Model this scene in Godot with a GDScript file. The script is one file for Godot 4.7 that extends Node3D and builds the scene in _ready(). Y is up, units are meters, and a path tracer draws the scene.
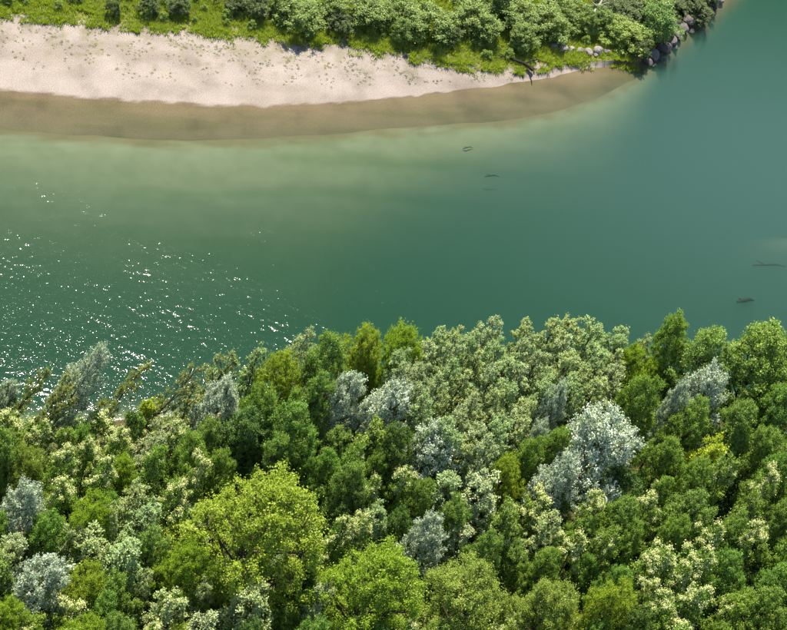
extends Node3D
# A river bend seen from high above: sandbank with shrubs on the far side, mixed riverside wood on the near side.

const U_AXIS = Vector2(0.91134, -0.41165)
const V_AXIS = Vector2(0.41165, 0.91134)
const GRASS_EDGE = [-43.83, -43.73, -43.63, -43.52, -43.42, -43.32, -43.21, -43.11, -43.01, -42.91, -42.80, -42.70, -42.60, -42.50, -42.39, -42.29, -42.19, -42.08, -41.98, -41.88, -41.78, -41.67, -41.57, -41.47, -41.36, -41.26, -41.16, -41.06, -40.95, -40.85, -40.75, -40.65, -40.54, -40.44, -40.34, -40.23, -40.13, -40.03, -39.93, -39.82, -39.72, -39.62, -39.52, -39.41, -39.31, -39.21, -39.10, -38.94, -38.79, -38.63, -38.47, -38.32, -38.16, -38.00, -37.85, -37.69, -37.58, -37.47, -37.37, -37.19, -36.97, -36.75, -36.53, -36.31, -36.09, -35.87, -35.65, -35.49, -35.39, -35.30, -35.56, -36.04, -36.50, -36.86, -37.22, -37.57, -37.72, -37.86, -38.00, -39.42, -41.07, -42.84, -44.61, -46.57, -48.72, -50.88, -53.02, -55.17, -57.31, -59.46, -61.61, -63.75, -65.90, -68.04, -70.19, -72.33, -74.48, -76.63, -78.77, -80.92, -83.06, -85.21, -87.35, -89.50, -91.65, -93.79, -95.94, -98.08, -100.23, -102.37, -104.52, -106.67, -108.81, -110.96, -113.10, -115.25, -117.39, -119.54, -121.69, -123.83, -125.98, -128.12, -130.27, -132.42, -134.56, -136.71, -138.85, -141.00, -143.14, -145.29, -147.44]
const WET_EDGE = [-35.07, -34.93, -34.79, -34.65, -34.51, -34.37, -34.23, -34.09, -33.95, -33.81, -33.67, -33.54, -33.40, -33.26, -33.12, -32.98, -32.84, -32.70, -32.56, -32.42, -32.28, -32.14, -32.00, -31.86, -31.72, -31.58, -31.44, -31.30, -31.16, -31.02, -30.88, -30.74, -30.60, -30.46, -30.32, -30.18, -30.04, -29.90, -29.76, -29.62, -29.48, -29.34, -29.20, -29.06, -28.91, -28.76, -28.60, -28.47, -28.37, -28.26, -28.16, -28.09, -28.02, -28.02, -28.09, -28.16, -28.23, -28.36, -28.61, -28.87, -29.12, -29.52, -29.91, -30.30, -30.74, -31.21, -31.68, -32.16, -32.63, -33.10, -33.63, -34.20, -34.76, -35.32, -35.96, -36.60, -37.25, -37.91, -38.59, -39.53, -40.85, -42.65, -44.48, -46.33, -48.20, -50.24, -52.27, -54.39, -56.52, -58.65, -60.79, -62.92, -65.05, -67.18, -69.32, -71.45, -73.58, -75.71, -77.85, -79.98, -82.11, -84.24, -86.38, -88.51, -90.64, -92.77, -94.91, -97.04, -99.17, -101.30, -103.44, -105.57, -107.70, -109.83, -111.97, -114.10, -116.23, -118.36, -120.50, -122.63, -124.76, -126.89, -129.02, -131.16, -133.29, -135.42, -137.55, -139.69, -141.82, -143.95, -146.08]
const SHELF_EDGE = [-30.95, -30.79, -30.64, -30.48, -30.32, -30.17, -30.01, -29.85, -29.70, -29.54, -29.38, -29.23, -29.07, -28.91, -28.76, -28.60, -28.44, -28.29, -28.13, -27.98, -27.82, -27.66, -27.51, -27.35, -27.19, -27.04, -26.88, -26.72, -26.57, -26.41, -26.25, -26.10, -25.94, -25.78, -25.63, -25.47, -25.31, -25.16, -25.00, -24.85, -24.69, -24.53, -24.38, -24.22, -24.05, -23.89, -23.73, -23.67, -23.61, -23.56, -23.57, -23.58, -23.59, -23.70, -23.87, -24.05, -24.23, -24.52, -24.81, -25.10, -25.42, -25.79, -26.16, -26.53, -26.86, -27.18, -27.51, -27.80, -28.07, -28.33, -28.78, -29.35, -29.92, -30.68, -31.63, -32.58, -33.72, -34.92, -36.12, -37.74, -39.49, -41.26, -43.04, -44.82, -46.59, -48.36, -50.41, -52.47, -54.56, -56.67, -58.78, -60.89, -63.00, -65.12, -67.23, -69.34, -71.45, -73.56, -75.67, -77.78, -79.90, -82.01, -84.12, -86.23, -88.34, -90.45, -92.56, -94.67, -96.79, -98.90, -101.01, -103.12, -105.23, -107.34, -109.45, -111.57, -113.68, -115.79, -117.90, -120.01, -122.12, -124.23, -126.34, -128.46, -130.57, -132.68, -134.79, -136.90, -139.01, -141.12, -143.24]
const NEAR_SHORE = [6.34, 6.48, 6.61, 6.75, 6.88, 7.02, 7.16, 7.29, 7.43, 7.56, 7.70, 7.83, 7.97, 8.11, 8.24, 8.38, 8.51, 8.65, 8.79, 8.92, 9.06, 9.19, 9.33, 9.46, 9.60, 9.74, 9.87, 10.01, 10.14, 10.28, 10.42, 10.55, 10.69, 10.82, 10.96, 11.09, 11.23, 11.37, 11.50, 11.64, 11.77, 11.91, 12.04, 11.92, 11.83, 11.83, 11.84, 11.65, 11.45, 11.40, 11.40, 11.26, 11.06, 11.24, 11.45, 11.52, 11.32, 11.13, 10.93, 10.73, 10.48, 10.20, 9.93, 9.74, 9.57, 9.40, 9.23, 9.22, 9.21, 9.21, 9.02, 8.82, 9.05, 9.33, 9.92, 10.51, 10.88, 11.25, 11.61, 11.98, 12.36, 12.73, 13.10, 13.48, 13.85, 14.22, 14.60, 14.97, 15.34, 15.72, 16.09, 16.46, 16.84, 17.21, 17.58, 17.96, 18.33, 18.70, 19.08, 19.45, 19.82, 20.20, 20.57, 20.95, 21.32, 21.69, 22.07, 22.44, 22.81, 23.19, 23.56, 23.93, 24.31, 24.68, 25.05, 25.43, 25.80, 26.17, 26.55, 26.92, 27.29, 27.67, 28.04, 28.41, 28.79, 29.16, 29.53, 29.91, 30.28, 30.65, 31.03]
# kind, variant, x, z, width scale, height scale, turn, lean, tint, label
const TREES = [
	["si", 0, -27.98, 30.56, 0.396, 0.792, 284, 16, 0, "silver tree at the left edge of the river bank"],
	["fe", 0, -27.02, 30.00, 0.969, 1.333, 291, 18, 1, "thin feathery tree behind and right of the silver tree on the far-left bank"],
	["fe", 1, -24.57, 29.83, 0.970, 1.222, 152, 18, 2, "thin feathery tree in front and left of the tall leaning silver tree"],
	["si", 1, -23.93, 27.63, 0.521, 1.042, 40, 18, 0, "tall silver tree leaning over the river"],
	["fe", 0, -21.22, 27.06, 0.911, 1.333, 358, 22, 2, "thin brownish tree leaning over the river"],
	["fe", 1, -17.58, 25.28, 0.850, 1.333, 63, 24, 0, "sparse thin tree leaning furthest over the river"],
	["br", 0, -16.18, 24.75, 0.780, 1.083, 63, 5, 0, "small bright yellow bank tree"],
	["cr", 0, -19.74, 28.40, 0.956, 0.778, 289, 10, 0, "cream-tipped tree in front of the brownish leaning tree"],
	["cr", 1, -17.59, 27.49, 0.750, 0.778, 82, 8, 1, "nearest cream-tipped tree in front and left of the bright yellow bank tree"],
	["fe", 0, -14.48, 24.38, 1.064, 0.889, 89, 12, 2, "thin feathery tree in front of the sparse leaning tree"],
	["fe", 1, -24.53, 29.08, 0.859, 0.778, 358, 16, 1, "thin feathery tree right of the silver tree on the far-left bank"],
	["fe", 0, -12.89, 20.42, 1.212, 1.111, 228, 13, 1, "thin feathery tree behind the grey silver bank tree"],
	["sg", 0, -9.98, 19.47, 0.720, 1.000, 272, 4, 1, "pale sage-green tree behind and right of the grey silver bank tree"],
	["yg", 0, -8.07, 20.05, 0.540, 0.750, 309, 5, 0, "yellow-green tree left of the tall round waterside tree"],
	["si", 2, -11.51, 24.23, 0.618, 0.833, 282, 5, 0, "grey silver tree on the left of the bank"],
	["gr", 0, -5.79, 25.27, 0.801, 0.917, 213, 6, 1, "second nearest mid-green tree in front of the tall round waterside tree"],
	["dk", 0, -8.55, 26.86, 0.798, 0.833, 261, 4, 1, "dark green tree in front and right of the grey silver bank tree"],
	["gr", 1, -4.27, 18.35, 0.750, 1.042, 167, 3, 0, "round green tree standing tall at the water"],
	["si", 0, -2.74, 20.71, 0.625, 0.917, 274, 9, 0, "silver-leaved tree in front of the tall round waterside tree"],
	["si", 1, 1.17, 20.53, 0.795, 0.958, 2, 4, 0, "silver-leaved tree behind and left of the grey-green silver tree"],
	["yg", 1, -2.08, 14.77, 0.566, 0.786, 25, 5, 0, "nearest yellow-green tree right of the tall round waterside tree"],
	["yg", 0, 0.17, 14.06, 0.591, 0.821, 12, 7, 1, "second nearest yellow-green tree right of the tall round waterside tree"],
	["sg", 1, -5.58, 17.76, 0.720, 1.000, 87, 4, 0, "nearest pale sage-green tree left of the tall round waterside tree"],
	["gr", 2, -4.27, 21.59, 0.660, 0.917, 189, 5, 0, "nearest mid-green tree in front of the tall round waterside tree"],
	["sg", 2, -7.43, 17.00, 0.792, 1.100, 58, 9, 0, "second nearest pale sage-green tree left of the tall round waterside tree"],
	["sg", 0, 6.53, 11.23, 0.867, 1.085, 50, 4, 1, "slim pale sage-green tree in the dense uniform stand on the river bend|c"],
	["sg", 1, 12.76, 7.05, 1.015, 1.086, 315, 2, 2, "slim pale sage-green tree in the dense uniform stand on the river bend|c"],
	["sg", 2, 11.71, 11.94, 0.995, 0.956, 140, 0, 0, "slim pale sage-green tree in the dense uniform stand on the river bend|c"],
	["sg", 0, 3.22, 19.13, 0.821, 1.140, 222, 1, 0, "slim pale sage-green tree in the dense uniform stand on the river bend|c"],
	["sg", 1, 10.90, 20.44, 0.945, 1.148, 18, -1, 1, "slim pale sage-green tree in the dense uniform stand on the river bend|c"],
	["sg", 2, 3.23, 12.93, 1.007, 0.954, 98, 4, 0, "slim pale sage-green tree in the dense uniform stand on the river bend|c"],
	["sg", 0, 17.75, 8.53, 1.004, 1.027, 328, 0, 1, "slim pale sage-green tree in the dense uniform stand on the river bend|c"],
	["sg", 1, 8.78, 20.53, 0.931, 1.050, 237, 0, 0, "slim pale sage-green tree in the dense uniform stand on the river bend|c"],
	["sg", 2, 5.37, 18.28, 0.801, 0.965, 87, 4, 2, "slim pale sage-green tree in the dense uniform stand on the river bend|c"],
	["sg", 0, 13.19, 11.66, 0.921, 0.988, 104, 4, 1, "slim pale sage-green tree in the dense uniform stand on the river bend|c"],
	["sg", 1, 10.94, 6.83, 0.832, 1.010, 91, 2, 2, "slim pale sage-green tree in the dense uniform stand on the river bend|c"],
	["sg", 2, 8.07, 17.79, 0.798, 1.055, 179, 1, 0, "slim pale sage-green tree in the dense uniform stand on the river bend|c"],
	["sg", 0, 9.29, 12.10, 1.006, 0.992, 236, 6, 1, "slim pale sage-green tree in the dense uniform stand on the river bend|c"],
	["sg", 1, 14.91, 10.54, 1.018, 1.143, 188, 0, 2, "slim pale sage-green tree in the dense uniform stand on the river bend|c"],
	["sg", 2, 10.56, 17.45, 0.932, 0.964, 301, 7, 0, "slim pale sage-green tree in the dense uniform stand on the river bend|c"],
	["sg", 0, 10.17, 17.60, 0.931, 0.957, 252, -3, 2, "slim pale sage-green tree in the dense uniform stand on the river bend|c"],
	["sg", 1, 3.13, 11.22, 0.820, 1.020, 76, 8, 1, "slim pale sage-green tree in the dense uniform stand on the river bend|c"],
	["sg", 2, 6.50, 15.41, 0.964, 1.015, 155, 5, 2, "slim pale sage-green tree in the dense uniform stand on the river bend|c"],
	["sg", 0, 12.31, 10.63, 0.795, 1.059, 244, 0, 0, "slim pale sage-green tree in the dense uniform stand on the river bend|c"],
	["sg", 1, 8.23, 15.23, 0.816, 1.134, 69, 6, 0, "slim pale sage-green tree in the dense uniform stand on the river bend|c"],
	["sg", 2, 4.23, 20.33, 0.984, 1.078, 59, 2, 1, "slim pale sage-green tree in the dense uniform stand on the river bend|c"],
	["sg", 0, 2.94, 16.26, 0.800, 1.045, 22, 6, 0, "slim pale sage-green tree in the dense uniform stand on the river bend|c"],
	["sg", 1, 10.41, 15.31, 0.907, 1.078, 161, 2, 1, "slim pale sage-green tree in the dense uniform stand on the river bend|c"],
	["sg", 2, 8.05, 11.69, 0.878, 0.952, 157, -1, 2, "slim pale sage-green tree in the dense uniform stand on the river bend|c"],
	["sg", 0, 17.15, 6.02, 0.864, 0.968, 193, -2, 1, "slim pale sage-green tree in the dense uniform stand on the river bend|c"],
	["sg", 1, 5.34, 22.48, 0.916, 1.149, 292, 5, 1, "slim pale sage-green tree in the dense uniform stand on the river bend|c"],
	["sg", 2, 12.06, 18.26, 0.963, 0.992, 101, 4, 2, "slim pale sage-green tree in the dense uniform stand on the river bend|c"],
	["sg", 0, 2.27, 15.61, 0.859, 1.121, 34, -1, 1, "slim pale sage-green tree in the dense uniform stand on the river bend|c"],
	["sg", 1, 7.65, 19.66, 0.824, 1.055, 73, 0, 0, "slim pale sage-green tree in the dense uniform stand on the river bend|c"],
	["sg", 2, 4.78, 13.46, 0.842, 1.095, 1, 5, 0, "slim pale sage-green tree in the dense uniform stand on the river bend|c"],
	["sg", 0, 17.57, 12.23, 1.030, 1.081, 271, 0, 2, "slim pale sage-green tree in the dense uniform stand on the river bend|c"],
	["sg", 1, 15.91, 12.81, 0.900, 1.067, 92, 0, 1, "slim pale sage-green tree in the dense uniform stand on the river bend|c"],
	["sg", 2, 14.53, 8.04, 1.035, 1.063, 159, 1, 0, "slim pale sage-green tree in the dense uniform stand on the river bend|c"],
	["sg", 0, 9.93, 10.04, 0.912, 1.039, 60, -4, 1, "slim pale sage-green tree in the dense uniform stand on the river bend|c"],
	["sg", 1, 13.71, 14.05, 0.857, 1.047, 306, -1, 1, "slim pale sage-green tree in the dense uniform stand on the river bend|c"],
	["sg", 2, 19.10, 7.04, 0.926, 0.973, 163, 1, 2, "slim pale sage-green tree in the dense uniform stand on the river bend|c"],
	["sg", 0, 15.02, 5.33, 1.038, 1.133, 180, -5, 2, "slim pale sage-green tree in the dense uniform stand on the river bend|c"],
	["sg", 1, 18.66, 4.89, 0.972, 1.047, 276, 0, 1, "slim pale sage-green tree in the dense uniform stand on the river bend|c"],
	["sg", 2, 5.07, 16.79, 0.836, 1.057, 200, 0, 0, "slim pale sage-green tree in the dense uniform stand on the river bend|c"],
	["sg", 0, 12.50, 16.03, 0.912, 0.963, 5, 3, 2, "slim pale sage-green tree in the dense uniform stand on the river bend|c"],
	["sg", 1, 8.27, 22.21, 0.890, 0.988, 109, 3, 2, "slim pale sage-green tree in the dense uniform stand on the river bend|c"],
	["sg", 2, 9.86, 22.17, 0.959, 1.128, 192, 1, 0, "slim pale sage-green tree in the dense uniform stand on the river bend|c"],
	["sg", 0, 9.60, 16.87, 0.888, 1.100, 260, 0, 2, "slim pale sage-green tree in the dense uniform stand on the river bend|c"],
	["sg", 1, 16.98, 4.13, 1.006, 1.025, 135, -1, 1, "slim pale sage-green tree in the dense uniform stand on the river bend|c"],
	["sg", 2, 7.88, 8.69, 0.986, 1.067, 78, 4, 0, "slim pale sage-green tree in the dense uniform stand on the river bend|c"],
	["sg", 0, 5.06, 9.92, 0.895, 1.020, 65, 5, 2, "slim pale sage-green tree in the dense uniform stand on the river bend|c"],
	["sg", 1, 18.49, 9.91, 0.911, 1.038, 320, 2, 0, "slim pale sage-green tree in the dense uniform stand on the river bend|c"],
	["sg", 2, 5.15, 15.13, 0.842, 1.075, 201, 4, 1, "slim pale sage-green tree in the dense uniform stand on the river bend|c"],
	["sg", 0, 10.85, 9.83, 0.843, 1.080, 216, 0, 0, "slim pale sage-green tree in the dense uniform stand on the river bend|c"],
	["sg", 1, 6.88, 22.31, 0.891, 1.083, 194, 2, 1, "slim pale sage-green tree in the dense uniform stand on the river bend|c"],
	["sg", 2, 15.82, 10.75, 0.798, 1.023, 241, 4, 2, "slim pale sage-green tree in the dense uniform stand on the river bend|c"],
	["sg", 0, 1.33, 18.19, 0.908, 1.135, 353, 8, 0, "slim pale sage-green tree in the dense uniform stand on the river bend|c"],
	["si", 2, 5.36, 22.71, 0.854, 0.875, 353, 6, 0, "grey-green silver tree below the sage stand"],
	["si", 0, 18.16, 18.32, 1.128, 1.125, 44, 1, 0, "biggest white-silver tree with a broad bright crown"],
	["si", 1, 15.52, 22.43, 0.663, 0.958, 18, 4, 0, "silver tree in front of the biggest white-silver one"],
	["si", 2, 14.10, 14.53, 0.458, 0.917, 277, 3, 0, "narrow silver spire of leaves in the sage stand"],
	["si", 0, 13.45, 17.09, 0.377, 0.750, 24, 5, 0, "silver-leaved tree in front of the narrow silver spire"],
	["gr", 3, 21.53, 11.80, 0.742, 1.000, 333, 0, 2, "blue-green tree right of the sage stand"],
	["gr", 0, 24.02, 2.37, 0.720, 1.000, 290, -5, 2, "narrow upright tree alone against the river"],
	["yg", 1, 20.64, 5.13, 0.463, 0.643, 127, 0, 1, "second nearest yellow-green tree behind the blue-green tree"],
	["sg", 1, 19.43, 5.42, 0.766, 1.050, 189, -3, 1, "pale sage-green tree behind the blue-green tree"],
	["sg", 2, 21.81, 3.21, 0.678, 0.900, 17, -2, 2, "pale sage-green tree left of the lone narrow waterside tree"],
	["yg", 0, 22.78, 5.07, 0.411, 0.571, 121, 2, 1, "nearest yellow-green tree behind the blue-green tree"],
	["gr", 1, 26.42, 3.87, 1.052, 1.042, 263, 0, 0, "mid-green tree behind the silver-topped tree"],
	["gr", 0, 30.59, 2.72, 1.312, 1.125, 290, 0, 2, "broad domed green tree at the right edge"],
	["gr", 3, 34.15, 1.31, 1.029, 1.000, 121, 1, 2, "mid-green tree right of the broad domed tree"],
	["si", 1, 26.75, 7.89, 0.790, 1.000, 296, 0, 0, "silver-topped tree in front of the domed trees"],
	["gr", 0, 32.90, 6.51, 0.828, 0.917, 286, 2, 1, "mid-green tree in front of the broad domed tree"],
	["gr", 1, 29.81, 9.78, 0.737, 0.917, 316, 1, 0, "mid-green tree behind and right of the bright yellow inland tree"],
	["gr", 2, 26.06, 11.82, 0.749, 0.917, 58, 0, 2, "mid-green tree behind and left of the bright yellow inland tree"],
	["si", 2, 24.68, 10.03, 0.460, 0.917, 3, 0, 0, "silver-leaved tree left of the silver-topped tree"],
	["br", 0, 28.17, 13.98, 1.260, 1.750, 115, 0, 0, "small bright yellow tree among green ones on the right"],
	["gr", 3, 32.65, 11.12, 0.737, 0.833, 133, 0, 2, "nearest mid-green tree right of the bright yellow inland tree"],
	["gr", 0, 24.48, 15.64, 0.664, 0.833, 17, 0, 2, "mid-green tree left of the bright yellow inland tree"],
	["dk", 1, 22.04, 19.13, 0.700, 0.750, 165, -3, 1, "dark green tree in front of the biggest white-silver tree"],
	["gr", 1, 26.74, 17.78, 0.660, 0.917, 295, 0, 2, "mid-green tree in front and left of the bright yellow inland tree"],
	["yg", 0, -5.85, 37.90, 1.253, 1.143, 238, 10, 0, "biggest yellow-green tree with a wide spreading crown"],
	["yg", 0, 3.57, 39.23, 0.995, 1.036, 235, 7, 1, "second big yellow-green tree at the bottom"],
	["yo", 0, 10.66, 37.33, 0.941, 0.929, 104, 2, 0, "broad olive tree at the bottom edge"],
	["yo", 0, 17.18, 34.63, 0.743, 0.821, 229, 0, 0, "olive-green tree left of the bottom-edge bright tree"],
	["yg", 1, 21.20, 33.58, 0.617, 0.857, 255, 1, 0, "bright yellow-green tree at the bottom edge right of centre"],
	["yg", 0, -9.27, 41.12, 0.591, 0.821, 247, 6, 1, "bright yellow-green tree left of the biggest one"],
	["yg", 1, -15.30, 45.07, 0.540, 0.750, 334, 7, 0, "yellow-green tree right of the bottom-left silver tree"],
	["si", 0, -18.56, 46.62, 0.761, 1.000, 267, 12, 0, "silver tree in the bottom left corner"],
	["si", 1, -22.42, 40.94, 0.631, 0.958, 100, 11, 0, "silver tree at the left edge of the forest"],
	["sg", 0, -14.17, 38.62, 0.993, 1.050, 279, 12, 1, "pale sage-green tree behind and left of the third-biggest yellow-green tree"],
	["sg", 1, -17.52, 41.03, 0.858, 1.000, 178, 7, 2, "pale sage-green tree behind the bottom-left silver tree"],
	["sg", 2, -13.91, 42.68, 1.223, 1.100, 40, 10, 1, "second nearest pale sage-green tree left of the third-biggest yellow-green tree"],
	["sg", 0, -4.22, 43.06, 1.247, 1.200, 60, 9, 2, "round pale sage tree at the bottom edge"],
	["sg", 1, 0.35, 40.54, 0.805, 1.050, 13, 6, 0, "pale sage-green tree right of the round bottom-edge sage tree"],
	["sg", 2, -9.88, 45.37, 1.119, 1.100, 342, 8, 2, "second nearest pale sage-green tree in front of the third-biggest yellow-green tree"],
	["sg", 0, -6.78, 40.39, 0.726, 0.950, 339, 7, 2, "pale sage-green tree right of the third-biggest yellow-green tree"],
	["sg", 1, -21.36, 43.56, 0.938, 1.000, 191, 9, 0, "pale sage-green tree in front of the left-edge silver tree"],
	["gr", 2, -14.02, 46.62, 0.600, 0.833, 70, 10, 1, "nearest mid-green tree right of the bottom-left silver tree"],
	["yo", 0, -24.20, 36.48, 0.514, 0.714, 223, 14, 0, "olive-yellow tree at the left edge"],
	["cr", 2, -20.39, 35.50, 0.800, 1.111, 307, 7, 1, "nearest cream-tipped tree right of the left-edge olive tree"],
	["cr", 0, -17.81, 35.67, 0.828, 1.111, 190, 10, 1, "fourth nearest cream-tipped tree right of the left-edge olive tree"],
	["cr", 1, -14.30, 33.11, 0.840, 1.167, 143, 6, 1, "nearest cream-tipped tree in front of the bright yellow bank tree"],
	["cr", 2, -11.69, 33.08, 0.840, 1.167, 203, 8, 0, "second nearest cream-tipped tree in front of the bright yellow bank tree"],
	["cr", 0, -18.85, 33.13, 0.760, 1.056, 271, 6, 0, "third nearest cream-tipped tree right of the left-edge olive tree"],
	["cr", 1, -21.82, 32.82, 0.728, 1.000, 101, 10, 0, "second nearest cream-tipped tree right of the left-edge olive tree"],
	["cr", 2, -13.40, 28.89, 0.720, 1.000, 7, 6, 1, "cream-tipped tree in front and right of the bright yellow bank tree"],
	["sg", 2, -15.21, 30.71, 0.770, 0.900, 28, 10, 0, "nearest pale sage-green tree in front of the bright yellow bank tree"],
	["cr", 0, -17.87, 31.18, 0.811, 1.000, 290, 12, 0, "second nearest cream-tipped tree in front and left of the bright yellow bank tree"],
	["sg", 0, -15.68, 36.02, 0.878, 1.000, 158, 12, 2, "second nearest pale sage-green tree in front of the bright yellow bank tree"],
	["sg", 1, 10.76, 25.83, 1.280, 1.050, 42, 0, 0, "pale sage-green tree in front and right of the grey-green silver tree"],
	["cr", 1, 12.72, 27.02, 0.938, 1.111, 5, 0, 0, "second nearest cream-tipped tree in front and left of the second-largest silver tree"],
	["sg", 2, 16.21, 27.29, 1.004, 1.000, 49, 1, 2, "pale sage-green tree in front of the second-largest silver tree"],
	["si", 2, 6.84, 31.44, 0.591, 0.875, 358, 4, 0, "silver-leaved tree behind and right of the second-biggest yellow-green tree"],
	["gr", 3, 9.13, 27.75, 0.570, 0.792, 84, 0, 0, "second nearest mid-green tree in front of the grey-green silver tree"],
	["cr", 2, 4.37, 26.05, 0.739, 1.000, 56, 3, 1, "nearest cream-tipped tree in front and left of the grey-green silver tree"],
	["cr", 0, 1.27, 28.57, 0.720, 1.000, 133, 7, 1, "second nearest cream-tipped tree in front and left of the grey-green silver tree"],
	["cr", 1, -0.59, 26.05, 0.760, 1.056, 295, 8, 1, "second nearest cream-tipped tree left of the grey-green silver tree"],
	["gr", 0, -2.14, 27.01, 0.540, 0.750, 23, 5, 1, "mid-green tree behind and right of the biggest yellow-green tree"],
	["sg", 0, 3.31, 29.78, 0.810, 0.900, 90, 2, 1, "pale sage-green tree behind the second-biggest yellow-green tree"],
	["yg", 0, 11.96, 22.42, 0.489, 0.679, 332, 0, 0, "yellow-green tree left of the second-largest silver tree"],
	["gr", 1, 5.26, 26.98, 0.540, 0.750, 337, 7, 2, "nearest mid-green tree in front of the grey-green silver tree"],
	["cr", 2, 19.26, 24.33, 0.840, 1.167, 357, 1, 2, "cream-tipped tree in front and right of the second-largest silver tree"],
	["cr", 0, 18.06, 28.15, 0.936, 1.111, 96, -1, 0, "cream-tipped tree behind and left of the bottom-edge bright tree"],
	["cr", 1, 20.42, 27.56, 0.840, 1.167, 208, 4, 0, "cream-tipped tree behind the bottom-edge bright tree"],
	["cr", 2, 23.16, 23.00, 0.840, 1.167, 291, 1, 2, "cream-tipped tree in front of the biggest white-silver tree"],
	["cr", 0, 24.99, 26.92, 1.070, 1.167, 51, -3, 1, "cream-tipped tree behind and right of the bottom-edge bright tree"],
	["cr", 1, 29.25, 16.53, 1.003, 1.222, 268, 0, 0, "nearest cream-tipped tree in front of the bright yellow inland tree"],
	["cr", 2, 32.77, 16.19, 0.880, 1.222, 159, -3, 0, "cream-tipped tree in front and right of the bright yellow inland tree"],
	["cr", 0, 28.53, 23.06, 0.931, 1.111, 98, -1, 1, "third nearest cream-tipped tree in front of the bright yellow inland tree"],
	["cr", 1, 30.96, 19.28, 0.866, 1.167, 12, 3, 0, "second nearest cream-tipped tree in front of the bright yellow inland tree"],
	["cr", 2, 32.35, 22.27, 0.897, 1.167, 352, 0, 0, "nearest cream-tipped tree behind the bottom-right corner tree"],
	["cr", 0, 27.84, 29.81, 1.018, 1.222, 354, 0, 1, "second nearest cream-tipped tree left of the bottom-right corner tree"],
	["cr", 1, 30.48, 30.10, 0.943, 1.167, 165, 2, 2, "nearest cream-tipped tree left of the bottom-right corner tree"],
	["cr", 2, 24.67, 30.47, 0.811, 1.111, 247, -3, 0, "nearest cream-tipped tree right of the bottom-edge bright tree"],
	["cr", 0, 26.29, 28.15, 0.823, 1.111, 108, 0, 1, "third nearest cream-tipped tree right of the bottom-edge bright tree"],
	["gr", 2, 27.32, 21.12, 0.763, 0.875, 142, 0, 0, "nearest mid-green tree in front of the bright yellow inland tree"],
	["gr", 3, 26.04, 23.42, 0.600, 0.833, 200, -1, 2, "third nearest mid-green tree in front of the bright yellow inland tree"],
	["gr", 0, 29.66, 25.76, 0.681, 0.875, 204, 3, 1, "mid-green tree behind and left of the bottom-right corner tree"],
	["gr", 1, 34.46, 25.34, 0.755, 0.917, 245, 0, 1, "mid-green tree behind the bottom-right corner tree"],
	["gr", 2, 32.99, 29.23, 0.785, 0.917, 137, 3, 2, "dark-leaved green tree in the bottom right corner"],
	["gr", 3, 34.83, 17.84, 0.600, 0.833, 43, 0, 0, "mid-green tree in front and right of the bright yellow inland tree"],
	["gr", 0, 22.43, 29.54, 0.570, 0.792, 62, -2, 1, "nearest mid-green tree behind the bottom-edge bright tree"],
	["gr", 1, 16.07, 30.27, 0.570, 0.792, 358, 3, 2, "mid-green tree behind and left of the bottom-edge bright tree"],
	["gr", 2, 12.25, 30.14, 0.570, 0.792, 193, 0, 0, "mid-green tree behind the broad olive tree"],
	["gr", 3, 33.39, 13.58, 0.608, 0.833, 174, 2, 1, "second nearest mid-green tree right of the bright yellow inland tree"],
	["gr", 0, -9.99, 30.03, 0.540, 0.750, 258, 7, 2, "second nearest mid-green tree in front of the grey silver bank tree"],
	["gr", 1, -5.87, 27.16, 0.570, 0.792, 274, 5, 0, "mid-green tree behind the biggest yellow-green tree"],
	["gr", 2, 9.10, 40.21, 0.593, 0.823, 17, 4, 0, "mid-green tree in front and left of the broad olive tree"],
	["yg", 1, -15.08, 49.39, 0.565, 0.784, 124, 13, 1, "yellow-green tree in front and right of the bottom-left silver tree"],
	["dk", 2, 0.32, 29.84, 0.507, 0.705, 47, 8, 0, "dark green tree right of the biggest yellow-green tree"],
	["cr", 1, -12.25, 44.84, 0.648, 0.900, 116, 11, 0, "cream-tipped tree in front and left of the third-biggest yellow-green tree"],
	["dk", 3, -3.82, 44.82, 0.631, 0.876, 77, 7, 1, "dark green tree in front of the round bottom-edge sage tree"],
	["gr", 3, 20.65, 35.30, 0.561, 0.779, 182, 4, 1, "mid-green tree in front of the bottom-edge bright tree"],
	["dk", 0, -1.04, 38.34, 0.598, 0.830, 261, 6, 1, "dark green tree right of the round bottom-edge sage tree"],
	["sg", 1, -15.86, 39.22, 0.743, 1.032, 46, 9, 2, "second nearest pale sage-green tree behind and right of the bottom-left silver tree"],
	["cr", 2, 28.12, 32.43, 1.045, 0.969, 353, -3, 1, "fourth nearest cream-tipped tree right of the bottom-edge bright tree"],
	["gr", 0, 30.69, 31.78, 0.566, 0.787, 143, -2, 2, "mid-green tree left of the bottom-right corner tree"],
	["sg", 2, -6.08, 44.53, 1.139, 0.949, 142, 5, 0, "pale sage-green tree left of the round bottom-edge sage tree"],
	["cr", 0, 0.53, 34.25, 0.810, 1.125, 188, 5, 1, "cream-tipped tree behind and left of the second-biggest yellow-green tree"],
	["cr", 1, -18.17, 50.00, 0.851, 1.115, 175, 13, 2, "second nearest cream-tipped tree in front of the bottom-left silver tree"],
	["gr", 1, 20.53, 27.94, 0.479, 0.666, 158, -3, 1, "second nearest mid-green tree behind the bottom-edge bright tree"],
	["gr", 2, -1.24, 22.91, 0.616, 0.631, 206, 2, 0, "third nearest mid-green tree in front of the tall round waterside tree"],
	["cr", 2, 35.51, 21.00, 0.919, 1.277, 215, -1, 1, "second nearest cream-tipped tree behind the bottom-right corner tree"],
	["cr", 0, -12.17, 36.38, 0.925, 1.204, 237, 11, 0, "cream-tipped tree behind the third-biggest yellow-green tree"],
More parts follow.
